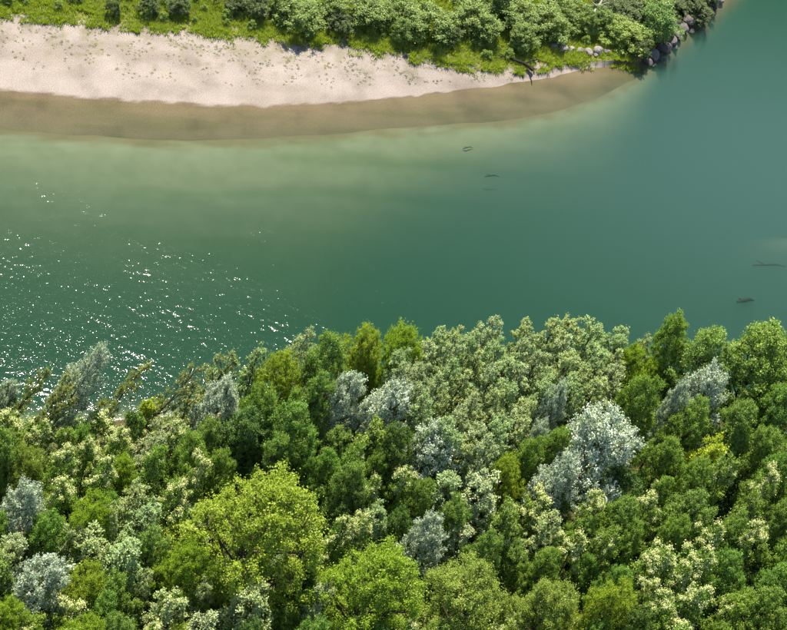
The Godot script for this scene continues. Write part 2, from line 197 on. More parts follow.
	["sg", 0, 19.28, 20.04, 0.810, 0.970, 273, -1, 1, "pale sage-green tree right of the second-largest silver tree"],
	["gr", 3, 13.93, 28.98, 0.519, 0.650, 75, 4, 0, "mid-green tree behind and right of the broad olive tree"],
	["cr", 1, 0.25, 23.25, 1.080, 1.050, 17, 8, 2, "nearest cream-tipped tree left of the grey-green silver tree"],
	["sg", 1, -16.23, 42.21, 1.155, 1.077, 105, 10, 2, "nearest pale sage-green tree behind and right of the bottom-left silver tree"],
	["cr", 2, -26.07, 34.30, 0.992, 1.182, 42, 12, 2, "cream-tipped tree in front of the silver tree on the far-left bank"],
	["dk", 1, 3.11, 23.56, 0.631, 0.876, 193, 2, 2, "dark green tree left of the grey-green silver tree"],
	["yg", 0, -16.56, 32.81, 0.424, 0.589, 234, 7, 1, "yellow-green tree in front of the bright yellow bank tree"],
	["cr", 0, -10.28, 47.46, 0.811, 1.127, 293, 12, 0, "cream-tipped tree in front of the third-biggest yellow-green tree"],
	["gr", 0, -20.54, 42.04, 0.637, 0.885, 336, 14, 1, "mid-green tree in front and right of the left-edge silver tree"],
	["sg", 2, 9.24, 29.74, 0.945, 0.825, 6, 7, 0, "pale sage-green tree behind the broad olive tree"],
	["gr", 1, -0.89, 41.26, 0.537, 0.668, 85, 3, 2, "nearest mid-green tree right of the round bottom-edge sage tree"],
	["cr", 1, 3.94, 42.08, 0.826, 1.148, 238, 2, 2, "second nearest cream-tipped tree in front of the second-biggest yellow-green tree"],
	["cr", 2, 14.31, 24.62, 0.953, 0.979, 184, 4, 2, "nearest cream-tipped tree in front and left of the second-largest silver tree"],
	["sg", 0, -10.19, 35.21, 1.081, 0.766, 18, 12, 1, "pale sage-green tree behind the third-biggest yellow-green tree"],
	["dk", 2, 23.74, 34.15, 0.653, 0.907, 182, 1, 2, "dark green tree in front and right of the bottom-edge bright tree"],
	["gr", 2, -20.89, 46.42, 0.500, 0.694, 127, 11, 1, "mid-green tree left of the bottom-left silver tree"],
	["cr", 0, 6.79, 41.37, 0.858, 1.192, 290, 8, 1, "nearest cream-tipped tree in front of the second-biggest yellow-green tree"],
	["gr", 3, 36.36, 30.00, 0.677, 0.940, 121, -1, 2, "second nearest mid-green tree right of the bottom-right corner tree"],
	["gr", 0, -16.92, 36.69, 0.498, 0.692, 39, 11, 1, "mid-green tree right of the left-edge silver tree"],
	["gr", 1, -11.64, 30.44, 0.611, 0.849, 161, 4, 2, "mid-green tree in front and right of the bright yellow bank tree"],
	["gr", 2, 0.81, 43.22, 0.644, 0.895, 351, 4, 1, "second nearest mid-green tree right of the round bottom-edge sage tree"],
	["cr", 1, 24.60, 19.00, 0.711, 0.988, 122, 0, 1, "cream-tipped tree in front and left of the bright yellow inland tree"],
	["sg", 1, 14.74, 35.96, 1.120, 0.773, 309, 5, 2, "pale sage-green tree in front and right of the broad olive tree"],
	["gr", 3, -23.01, 42.07, 0.549, 0.763, 231, 8, 1, "mid-green tree in front and left of the left-edge silver tree"],
	["sg", 2, -22.11, 46.41, 0.807, 1.121, 357, 12, 2, "pale sage-green tree left of the bottom-left silver tree"],
	["cr", 2, -20.01, 37.75, 0.855, 1.058, 27, 11, 1, "cream-tipped tree right of the left-edge silver tree"],
	["sg", 0, -7.44, 42.59, 0.704, 0.978, 306, 6, 2, "nearest pale sage-green tree in front of the third-biggest yellow-green tree"],
	["cr", 0, -24.39, 33.29, 0.759, 1.055, 91, 13, 1, "cream-tipped tree behind the left-edge olive tree"],
	["gr", 0, 1.93, 24.91, 0.514, 0.713, 246, 4, 2, "mid-green tree left of the grey-green silver tree"],
	["yg", 1, -19.92, 49.77, 0.559, 0.776, 106, 10, 1, "yellow-green tree in front and left of the bottom-left silver tree"],
	["gr", 1, 15.02, 18.27, 0.602, 0.836, 253, 4, 2, "mid-green tree behind the second-largest silver tree"],
	["gr", 2, 35.54, 10.51, 0.612, 0.850, 275, 0, 1, "third nearest mid-green tree right of the bright yellow inland tree"],
	["gr", 3, -12.05, 48.14, 0.658, 0.913, 132, 7, 0, "mid-green tree in front and right of the bottom-left silver tree"],
	["sg", 1, 7.37, 25.48, 1.044, 0.925, 190, 4, 1, "pale sage-green tree in front of the grey-green silver tree"],
	["gr", 0, -13.58, 44.36, 0.598, 0.831, 357, 7, 2, "second nearest mid-green tree right of the bottom-left silver tree"],
	["gr", 1, -25.19, 37.57, 0.482, 0.669, 176, 12, 1, "mid-green tree in front and left of the left-edge olive tree"],
	["cr", 1, 36.07, 14.27, 0.916, 1.273, 7, -3, 2, "second nearest cream-tipped tree right of the bright yellow inland tree"],
	["sg", 2, -11.24, 42.99, 0.707, 0.982, 122, 5, 2, "nearest pale sage-green tree left of the third-biggest yellow-green tree"],
	["cr", 2, -15.91, 47.80, 0.933, 1.085, 244, 9, 2, "nearest cream-tipped tree in front of the bottom-left silver tree"],
	["gr", 2, 22.04, 25.65, 0.589, 0.818, 49, 3, 2, "third nearest mid-green tree behind the bottom-edge bright tree"],
	["gr", 3, 13.89, 19.93, 0.583, 0.810, 8, -1, 2, "mid-green tree left of the second-largest silver tree"],
	["cr", 0, 26.90, 26.65, 1.072, 1.205, 79, 3, 1, "cream-tipped tree behind and left of the bottom-right corner tree"],
	["cr", 1, 30.59, 10.88, 0.808, 0.908, 304, -1, 1, "nearest cream-tipped tree right of the bright yellow inland tree"],
	["yg", 0, -7.69, 45.60, 0.430, 0.598, 209, 4, 0, "yellow-green tree in front of the third-biggest yellow-green tree"],
	["cr", 2, 25.52, 32.23, 0.891, 1.237, 337, 0, 1, "second nearest cream-tipped tree right of the bottom-edge bright tree"],
	["gr", 0, -21.19, 30.77, 0.456, 0.633, 261, 13, 1, "mid-green tree right of the left-edge olive tree"],
	["gr", 1, 5.79, 41.60, 0.606, 0.841, 178, 3, 1, "mid-green tree in front of the second-biggest yellow-green tree"],
	["fe", 1, -15.12, 28.81, 1.473, 1.016, 41, 8, 0, "thin feathery tree in front of the bright yellow bank tree"],
	["yg", 1, -17.02, 39.87, 0.577, 0.801, 307, 7, 1, "yellow-green tree right of the left-edge silver tree"],
	["gr", 2, -11.73, 40.22, 0.645, 0.896, 186, 5, 0, "mid-green tree left of the third-biggest yellow-green tree"],
	["gr", 3, 31.14, 20.98, 0.587, 0.816, 42, -2, 0, "second nearest mid-green tree in front of the bright yellow inland tree"],
	["dk", 3, 17.00, 23.21, 0.470, 0.653, 210, 1, 2, "dark green tree in front of the second-largest silver tree"],
	["gr", 0, -26.47, 37.01, 0.681, 0.946, 14, 14, 0, "mid-green tree left of the left-edge olive tree"],
	["gr", 1, 20.98, 23.96, 0.640, 0.889, 302, 3, 0, "mid-green tree in front and right of the second-largest silver tree"],
	["gr", 2, -11.56, 26.69, 0.570, 0.676, 262, 7, 0, "nearest mid-green tree in front of the grey silver bank tree"],
	["gr", 3, -8.25, 24.57, 0.666, 0.925, 127, 4, 2, "mid-green tree right of the grey silver bank tree"],
	["dk", 0, 5.19, 29.51, 0.509, 0.684, 88, 0, 1, "dark green tree behind the second-biggest yellow-green tree"],
	["gr", 0, 36.35, 26.24, 0.601, 0.785, 97, 2, 1, "nearest mid-green tree right of the bottom-right corner tree"],
	["gr", 1, -0.40, 28.55, 0.622, 0.864, 242, 8, 0, "mid-green tree right of the biggest yellow-green tree"],
	["cr", 0, 1.64, 33.32, 0.888, 1.216, 49, 3, 0, "cream-tipped tree behind the second-biggest yellow-green tree"],
	["gr", 2, 19.81, 25.52, 0.619, 0.766, 159, -3, 2, "mid-green tree in front of the second-largest silver tree"],
]
# kind, x, z, radius, height, turn, label
const SHRUBS = [
	["d", -37.27, -26.60, 1.00, 2.04, 25, "dark green riverside shrub above the sandbank, first from the left"],
	["d", -34.03, -29.05, 1.51, 2.18, 115, "dark green riverside shrub above the sandbank, second from the left"],
	["d", -31.55, -30.79, 1.64, 2.22, 291, "dark green riverside shrub above the sandbank, third from the left"],
	["d", -26.07, -33.69, 1.66, 2.22, 34, "dark green riverside shrub above the sandbank, fourth from the left"],
	["d", -23.34, -34.20, 1.91, 2.29, 141, "dark green riverside shrub above the sandbank, fifth from the left"],
	["g", -21.30, -35.82, 1.92, 2.91, 182, "leafy green willow shrub above the sandbank, first from the left"],
	["g", -18.91, -34.75, 2.93, 3.27, 129, "leafy green willow shrub above the sandbank, second from the left"],
	["g", -16.06, -38.39, 2.58, 3.14, 275, "leafy green willow shrub above the sandbank, third from the left"],
	["d", -14.61, -36.19, 1.92, 2.29, 156, "dark green riverside shrub above the sandbank, sixth from the left"],
	["g", -12.21, -38.23, 3.22, 3.36, 152, "leafy green willow shrub above the sandbank, fourth from the left"],
	["g", -9.86, -40.88, 2.61, 3.14, 201, "leafy green willow shrub above the sandbank, fifth from the left"],
	["g", -8.68, -37.91, 1.67, 2.82, 344, "leafy green willow shrub above the sandbank, sixth from the left"],
	["g", -6.22, -40.75, 3.38, 3.40, 184, "leafy green willow shrub above the sandbank, seventh from the left"],
	["d", -3.56, -40.81, 1.69, 2.22, 189, "dark green riverside shrub above the sandbank, seventh from the left"],
	["g", -2.33, -44.20, 3.04, 3.27, 294, "leafy green willow shrub above the sandbank, eighth from the left"],
	["g", 0.38, -43.47, 2.50, 3.09, 192, "leafy green willow shrub above the sandbank, ninth from the left"],
	["g", 1.95, -47.35, 3.21, 3.32, 349, "leafy green willow shrub above the sandbank, tenth from the left"],
	["g", 3.87, -44.68, 2.25, 3.00, 9, "leafy green willow shrub above the sandbank, eleventh from the left"],
	["g", 5.66, -48.22, 3.23, 3.32, 300, "leafy green willow shrub above the sandbank, twelfth from the left"],
	["y", 7.64, -47.86, 1.88, 2.36, 341, "round yellow-green shrub above the sandbank, first from the left"],
	["g", 8.36, -51.49, 2.73, 3.14, 338, "leafy green willow shrub above the sandbank, thirteenth from the left"],
	["y", 10.49, -50.88, 1.77, 2.32, 5, "round yellow-green shrub above the sandbank, second from the left"],
	["g", 11.62, -52.26, 2.06, 2.91, 200, "leafy green willow shrub above the sandbank, fourteenth from the left"],
	["y", 13.67, -51.63, 2.74, 2.58, 284, "round yellow-green shrub above the sandbank, third from the left"],
	["y", 16.15, -51.75, 2.88, 2.61, 253, "round yellow-green shrub above the sandbank, fourth from the left"],
	["d", 12.50, -55.24, 2.51, 2.39, 224, "dark green riverside shrub above the sandbank, eighth from the left"],
	["d", 15.93, -56.69, 2.80, 2.46, 153, "dark green riverside shrub above the sandbank, tenth from the left"],
	["t", 18.50, -53.99, 2.90, 4.54, 201, "upright bright green tree-like shrub above the sandbank"],
	["d", 19.97, -59.86, 2.56, 2.39, 90, "dark green riverside shrub above the sandbank, thirteenth from the left"],
	["d", 17.67, -50.76, 1.37, 2.11, 224, "dark green riverside shrub above the sandbank, twelfth from the left"],
	["d", 22.67, -62.76, 2.17, 2.29, 156, "dark green riverside shrub above the sandbank, fifteenth from the left"],
	["d", 21.36, -63.23, 2.60, 2.39, 206, "dark green riverside shrub above the sandbank, fourteenth from the left"],
	["g", 17.39, -58.66, 2.83, 3.14, 209, "leafy green willow shrub above the sandbank, fifteenth from the left"],
	["d", 23.90, -65.64, 2.19, 2.29, 95, "dark green riverside shrub above the sandbank, seventeenth from the left"],
	["d", 15.23, -54.71, 2.36, 2.36, 116, "dark green riverside shrub above the sandbank, ninth from the left"],
	["d", 23.37, -61.86, 2.16, 2.29, 173, "dark green riverside shrub above the sandbank, sixteenth from the left"],
	["d", 17.52, -50.11, 1.23, 2.08, 171, "dark green riverside shrub above the sandbank, eleventh from the left"],
]
const SPOT_DRIFTWOOD = Vector3(4.29, 1.30, -42.00)
const SPOT_WHITE_WOOD = Vector3(11.23, 2.20, -52.88)
const SPOT_STICK_A = Vector3(1.98, -0.80, -27.37)
const SPOT_STICK_B = Vector3(5.21, -1.20, -24.24)
const SPOT_SNAG_A = Vector3(35.32, -0.60, -24.38)
const SPOT_SNAG_B = Vector3(33.24, -1.00, -18.04)
# x, z, radius, dark, label
const ROCKS = [
	[7.86, -46.81, 0.51, 0, "first pale boulder from the left on the sandbank"],
	[8.89, -46.90, 0.63, 0, "second pale boulder from the left on the sandbank"],
	[9.79, -47.32, 0.46, 0, "third pale boulder from the left on the sandbank"],
	[10.80, -47.67, 0.46, 0, "fourth pale boulder from the left on the sandbank"],
	[11.70, -47.87, 0.57, 0, "fifth pale boulder from the left on the sandbank"],
	[12.77, -48.61, 0.63, 0, "sixth pale boulder from the left on the sandbank"],
	[13.69, -49.04, 0.46, 0, "seventh pale boulder from the left on the sandbank"],
	[12.67, -47.97, 0.34, 0, "eighth pale boulder from the left on the sandbank"],
	[16.51, -50.72, 0.76, 1, "first dark rock along the steep point, counted from the sandbank"],
	[17.70, -50.72, 0.82, 1, "fourth dark rock along the steep point, counted from the sandbank"],
	[18.66, -50.97, 0.64, 1, "sixth dark rock along the steep point, counted from the sandbank"],
	[19.07, -52.23, 0.88, 1, "seventh dark rock along the steep point, counted from the sandbank"],
	[20.03, -52.75, 0.59, 1, "tenth dark rock along the steep point, counted from the sandbank"],
	[19.73, -53.75, 0.95, 1, "ninth dark rock along the steep point, counted from the sandbank"],
	[20.51, -54.75, 0.71, 1, "twelfth dark rock along the steep point, counted from the sandbank"],
	[20.72, -56.01, 0.84, 1, "thirteenth dark rock along the steep point, counted from the sandbank"],
	[20.23, -56.24, 0.72, 1, "eleventh dark rock along the steep point, counted from the sandbank"],
	[21.31, -57.42, 0.78, 1, "fifteenth dark rock along the steep point, counted from the sandbank"],
	[21.88, -58.94, 0.85, 1, "seventeenth dark rock along the steep point, counted from the sandbank"],
	[20.92, -58.91, 0.73, 1, "fourteenth dark rock along the steep point, counted from the sandbank"],
	[22.47, -60.57, 0.79, 1, "nineteenth dark rock along the steep point, counted from the sandbank"],
	[23.05, -62.14, 0.86, 1, "twenty-first dark rock along the steep point, counted from the sandbank"],
	[22.07, -62.01, 0.86, 1, "eighteenth dark rock along the steep point, counted from the sandbank"],
	[23.68, -63.65, 0.74, 1, "twenty-third dark rock along the steep point, counted from the sandbank"],
	[23.32, -64.71, 0.81, 1, "twenty-second dark rock along the steep point, counted from the sandbank"],
	[24.26, -65.50, 0.75, 1, "twenty-fifth dark rock along the steep point, counted from the sandbank"],
	[17.91, -52.12, 0.70, 1, "fifth dark rock along the steep point, counted from the sandbank"],
	[19.39, -51.09, 0.47, 1, "eighth dark rock along the steep point, counted from the sandbank"],
	[17.12, -50.02, 0.52, 1, "second dark rock along the steep point, counted from the sandbank"],
	[21.55, -55.69, 0.48, 1, "sixteenth dark rock along the steep point, counted from the sandbank"],
	[23.09, -59.86, 0.49, 1, "twentieth dark rock along the steep point, counted from the sandbank"],
	[17.25, -50.88, 0.53, 1, "third dark rock along the steep point, counted from the sandbank"],
	[24.42, -63.84, 0.74, 1, "twenty-sixth dark rock along the steep point, counted from the sandbank"],
	[25.13, -65.77, 0.75, 1, "twenty-eighth dark rock along the steep point, counted from the sandbank"],
	[25.62, -67.37, 0.75, 1, "twenty-ninth dark rock along the steep point, counted from the sandbank"],
	[24.07, -62.49, 0.55, 1, "twenty-fourth dark rock along the steep point, counted from the sandbank"],
	[24.62, -66.93, 0.88, 1, "twenty-seventh dark rock along the steep point, counted from the sandbank"],
]
const OUTSIDE = [[25.5, 41.9], [-30.5, 40.1], [14.8, 47.1], [41.1, -2.2], [30.6, 38.7], [2.2, 49.1], [-29.7, 43.8], [46.4, -2.6], [-24.4, 42.2], [-35.0, 33.7], [-25.0, 56.2], [41.3, 15.8], [21.7, 41.9], [47.3, 23.7], [-8.6, 52.6], [46.4, 15.3], [45.7, 33.7], [-15.2, 54.2], [-4.7, 53.5], [42.0, 37.1], [34.3, 36.6], [-21.7, 51.8], [42.3, 23.5], [12.2, 44.4], [45.0, 2.8], [-30.1, 30.2], [-2.5, 48.9], [-19.6, 59.0], [43.3, 10.6], [-27.0, 36.9], [41.3, 29.0], [-31.3, 35.5], [-22.4, 46.6], [46.4, 19.9], [41.6, 33.6], [-12.9, 56.8], [17.2, 42.2], [44.7, 27.6], [7.6, 49.7], [-26.6, 48.6], [6.2, 46.6], [47.8, 10.0], [42.4, 5.3], [36.8, 33.4], [34.0, 40.8], [18.2, 46.0], [-18.7, 55.0], [-26.8, 52.4], [30.2, 42.3], [38.1, 37.9], [45.6, 7.4], [-12.0, 52.0], [26.3, 38.3], [-35.4, 30.2], [41.7, 19.7], [-34.1, 38.5], [-23.6, 59.5], [48.5, 2.8], [11.2, 48.8], [0.2, 52.4], [47.4, 30.1], [41.7, 1.5], [-16.3, 57.9], [-6.3, 50.1]]


var names := {}
var leaf_mats := {}
var bark: StandardMaterial3D
var ripple := FastNoiseLite.new()
var swell := FastNoiseLite.new()
var patchy := FastNoiseLite.new()
var rough_ground := FastNoiseLite.new()


# ---------------------------------------------------------------- naming
func numbered(called: String) -> String:
	var n: int = names.get(called, 0)
	names[called] = n + 1
	return called if n == 0 else "%s_%03d" % [called, n]


func tag(o: Node, label: String, category: String, group := "") -> void:
	o.set_meta("label", label)
	o.set_meta("category", category)
	if group != "":
		o.set_meta("group", group)


func structure(o: Node) -> void:
	o.set_meta("kind", "structure")


func part(called: String, mesh: Mesh, mat: Material, parent: Node) -> MeshInstance3D:
	var o := MeshInstance3D.new()
	o.name = called
	o.mesh = mesh
	o.material_override = mat
	parent.add_child(o, true)
	return o


# ---------------------------------------------------------------- materials
func noise_tex(freq: float, stops: Array, seed_value: int, size := 512, octaves := 5) -> NoiseTexture2D:
	var n := FastNoiseLite.new()
	n.noise_type = FastNoiseLite.TYPE_SIMPLEX_SMOOTH
	n.frequency = freq
	n.fractal_octaves = octaves
	n.seed = seed_value
	var g := Gradient.new()
	g.offsets = PackedFloat32Array(stops.map(func(s): return s[0]))
	g.colors = PackedColorArray(stops.map(func(s): return s[1]))
	var t := NoiseTexture2D.new()
	t.width = size
	t.height = size
	t.seamless = true
	t.noise = n
	t.color_ramp = g
	return t


func lin(r: float, g: float, b: float) -> Color:
	return Color(r, g, b).linear_to_srgb()


func ground_mat(scale: float, fine: Texture2D, coarse: Texture2D, bump: Texture2D, bump_cm: float, rough := 0.95) -> StandardMaterial3D:
	var m := StandardMaterial3D.new()
	m.vertex_color_use_as_albedo = true
	m.albedo_texture = fine
	m.uv1_triplanar = true
	m.uv1_world_triplanar = true
	m.uv1_scale = Vector3.ONE * scale
	m.detail_enabled = true
	m.detail_albedo = coarse
	m.detail_blend_mode = BaseMaterial3D.BLEND_MODE_MUL
	m.detail_uv_layer = BaseMaterial3D.DETAIL_UV_2
	m.uv2_triplanar = true
	m.uv2_world_triplanar = true
	m.uv2_scale = Vector3.ONE * 0.031
	if bump:
		m.heightmap_enabled = true
		m.heightmap_texture = bump
		m.heightmap_scale = bump_cm
	m.roughness = rough
	m.metallic_specular = 0.3
	return m


func leaf_mat(tint: Color, rough: float, spec: float, glow: Color) -> StandardMaterial3D:
	var m := StandardMaterial3D.new()
	m.vertex_color_use_as_albedo = true
	m.albedo_color = tint
	m.roughness = rough
	m.metallic_specular = spec
	m.cull_mode = BaseMaterial3D.CULL_DISABLED
	m.backlight_enabled = true
	m.backlight = glow
	return m


# ---------------------------------------------------------------- the lie of the land, in metres along (u) and across (v) the river
func line_at(c: Array, u: float) -> float:
	var f := clampf((u + 120.0) / 2.0, 0.0, c.size() - 1.001)
	var i := int(f)
	return cubic_interpolate(c[i], c[mini(i + 1, c.size() - 1)], c[maxi(i - 1, 0)], c[mini(i + 2, c.size() - 1)], f - i)


func to_uv(p: Vector3) -> Vector2:
	var q := Vector2(p.x, p.z)
	return Vector2(q.dot(U_AXIS), q.dot(V_AXIS))


func to_world(u: float, v: float, y: float) -> Vector3:
	return Vector3(U_AXIS.x * u + V_AXIS.x * v, y, U_AXIS.y * u + V_AXIS.y * v)


func height_at(u: float, v: float) -> float:
	var g := line_at(GRASS_EDGE, u)
	var w := line_at(WET_EDGE, u)
	var b := line_at(SHELF_EDGE, u)
	var n := line_at(NEAR_SHORE, u)
	var bump := rough_ground.get_noise_2d(u, v)
	var lip := 1.5 * clampf((w - g) / 5.0, 0.35, 1.0)
	if v < g:
		return lip + minf((g - v) * 0.07, 2.5) + bump * minf((g - v) * 0.1, 0.35)
	if v < w:
		var t := (v - g) / maxf(w - g, 0.01)
		return lerpf(lip, 0.0, t) + bump * 0.12 * sin(t * PI)
	if v < b:
		return lerpf(0.0, -0.62, (v - w) / maxf(b - w, 0.01))
	if v < n:
		return bed_at(u, v, b, n)
	var d := v - n
	return 1.3 * (1.0 - exp(-d / 1.5)) + minf(d, 60.0) * 0.045 + bump * minf(d * 0.05, 0.3)


func bed_at(u: float, v: float, b: float, n: float) -> float:
	var d := v - b
	var reach := lerpf(lerpf(32.0, 23.0, smoothstep(-20.0, 28.0, u)), 5.5, smoothstep(27.0, 42.0, u))
	var deep := 0.62 + 5.7 * pow(clampf(d / reach, 0.0, 1.0), 1.25)
	deep += 0.16 * patchy.get_noise_2d(u * 0.25, v * 1.8) * smoothstep(0.0, 5.0, d)
	var bar := Vector2((u - 47.0) / 13.0, (v + 11.5) / 6.0).length()   # a drowned gravel bar
	deep = lerpf(deep, 1.5, 0.95 * (1.0 - smoothstep(0.0, 1.1, bar)))
	return -minf(deep, 0.15 + (n - v) * 0.75) * smoothstep(0.0, 0.6, n - v)


# One zone of the terrain between two lines across the river. Rows: shares from 0 to 1; colour: function of (u, v, share).
func strip(called: String, cols: PackedFloat32Array, from: Callable, to: Callable, rows: int, power: float, color: Callable, mat: Material) -> MeshInstance3D:
	var verts := PackedVector3Array()
	var colors := PackedColorArray()
	var index := PackedInt32Array()
	for u in cols:
		var v0: float = from.call(u)
		var v1: float = to.call(u)
		for r in rows + 1:
			var s := pow(float(r) / rows, power)
			var v := lerpf(v0, v1, s)
			verts.append(to_world(u, v, height_at(u, clampf(v, v0 + 0.001, v1 - 0.001))))
			colors.append(color.call(u, v, s))
	var k := rows + 1
	for c in cols.size() - 1:
		for r in rows:
			var a := c * k + r
			index.append_array([a, a + k, a + 1, a + 1, a + k, a + k + 1])
	var o := part(called, smooth_mesh(verts, colors, index), mat, self)
	structure(o)
	return o


func smooth_mesh(verts: PackedVector3Array, colors: PackedColorArray, index: PackedInt32Array) -> ArrayMesh:
	var normals := PackedVector3Array()
	normals.resize(verts.size())
	for i in range(0, index.size(), 3):
		var a := index[i]
		var b := index[i + 1]
		var c := index[i + 2]
		var n := (verts[c] - verts[a]).cross(verts[b] - verts[a])
		normals[a] += n
		normals[b] += n
		normals[c] += n
	for i in normals.size():
		normals[i] = normals[i].normalized()
	var arr := []
	arr.resize(Mesh.ARRAY_MAX)
	arr[Mesh.ARRAY_VERTEX] = verts
	arr[Mesh.ARRAY_NORMAL] = normals
	if colors.size():
		arr[Mesh.ARRAY_COLOR] = colors
	arr[Mesh.ARRAY_INDEX] = index
	var m := ArrayMesh.new()
	m.add_surface_from_arrays(Mesh.PRIMITIVE_TRIANGLES, arr)
	return m


func columns(step: float) -> PackedFloat32Array:
	var c := PackedFloat32Array([-900.0, -500.0, -300.0, -180.0, -120.0, -95.0, -80.0])
	var u := -70.0
	while u <= 76.0:
		c.append(u)
		u += step
	c.append_array([85.0, 100.0, 130.0, 180.0, 300.0, 500.0, 900.0])
	return c


# ---------------------------------------------------------------- foliage
# A puff: a rough ball of small folded leaves of radius 1. palette: [[share, linear colour], ...]
func puff(rng: RandomNumberGenerator, n: int, leaf: float, wide: float, up: float, palette: Array, loose := 0.5) -> Dictionary:
	var v := PackedVector3Array()
	var c := PackedColorArray()
	for i in n:
		var d := Vector3(rng.randfn(), rng.randfn(), rng.randfn()).normalized()
		if d.y < -0.35:
			d.y = -d.y
		var p := d * minf(0.12 + absf(rng.randfn()) * loose, 1.0 + loose)
		var nrm := (d * 0.6 + Vector3.UP * up + Vector3(rng.randfn(), rng.randfn(), rng.randfn()) * 0.42).normalized()
		var a := nrm.cross(Vector3(rng.randfn(), rng.randfn(), rng.randfn())).normalized()
		var b := nrm.cross(a)
		var l := leaf * rng.randf_range(0.7, 1.3) * 0.5
		var w := wide * rng.randf_range(0.7, 1.3) * 0.5
		var f := nrm * w * 0.5
		var q0 := p - a * l
		var q1 := p + b * w + f
		var q2 := p + a * l
		var q3 := p - b * w + f
		v.append_array([q0, q1, q2, q0, q2, q3])
		var pick := rng.randf()
		var col: Color = palette[0][1]
		for entry in palette:
			col = entry[1]
			pick -= entry[0]
			if pick <= 0.0:
				break
		col = col * rng.randf_range(0.75, 1.25)
		col.a = 1.0
		c.append_array([col, col, col, col, col, col])
	return {"v": v, "c": c}


class Leaves:
	var v := PackedVector3Array()
	var c := PackedColorArray()
	func add(p: Dictionary, t: Transform3D) -> void:
		v.append_array(t * p.v)
		c.append_array(p.c)
	func mesh() -> ArrayMesh:
		var arr := []
		arr.resize(Mesh.ARRAY_MAX)
		arr[Mesh.ARRAY_VERTEX] = v
		arr[Mesh.ARRAY_COLOR] = c
		var m := ArrayMesh.new()
		m.add_surface_from_arrays(Mesh.PRIMITIVE_TRIANGLES, arr)
		return m


class Wood:
	var verts := PackedVector3Array()
	var index := PackedInt32Array()
	func tube(path: Array, radii: Array, sides := 6) -> void:
		var first := verts.size()
		for i in path.size():
			var ahead: Vector3 = (path[mini(i + 1, path.size() - 1)] - path[maxi(i - 1, 0)]).normalized()
			var x := ahead.cross(Vector3(0.31, 0.2, 0.93)).normalized()
			var y := ahead.cross(x)
			for k in sides:
				var a := TAU * k / sides
				verts.append(path[i] + (x * cos(a) + y * sin(a)) * radii[i])
		for i in path.size() - 1:
			for k in sides:
				var a := first + i * sides + k
				var b := first + i * sides + (k + 1) % sides
				index.append_array([a, a + sides, b, b, a + sides, b + sides])
		var tip := verts.size()
		verts.append(path[-1])
		verts.append(path[0])
		var e := first + (path.size() - 1) * sides
		for k in sides:
			index.append_array([e + k, tip, e + (k + 1) % sides])
			index.append_array([first + k, first + (k + 1) % sides, tip + 1])


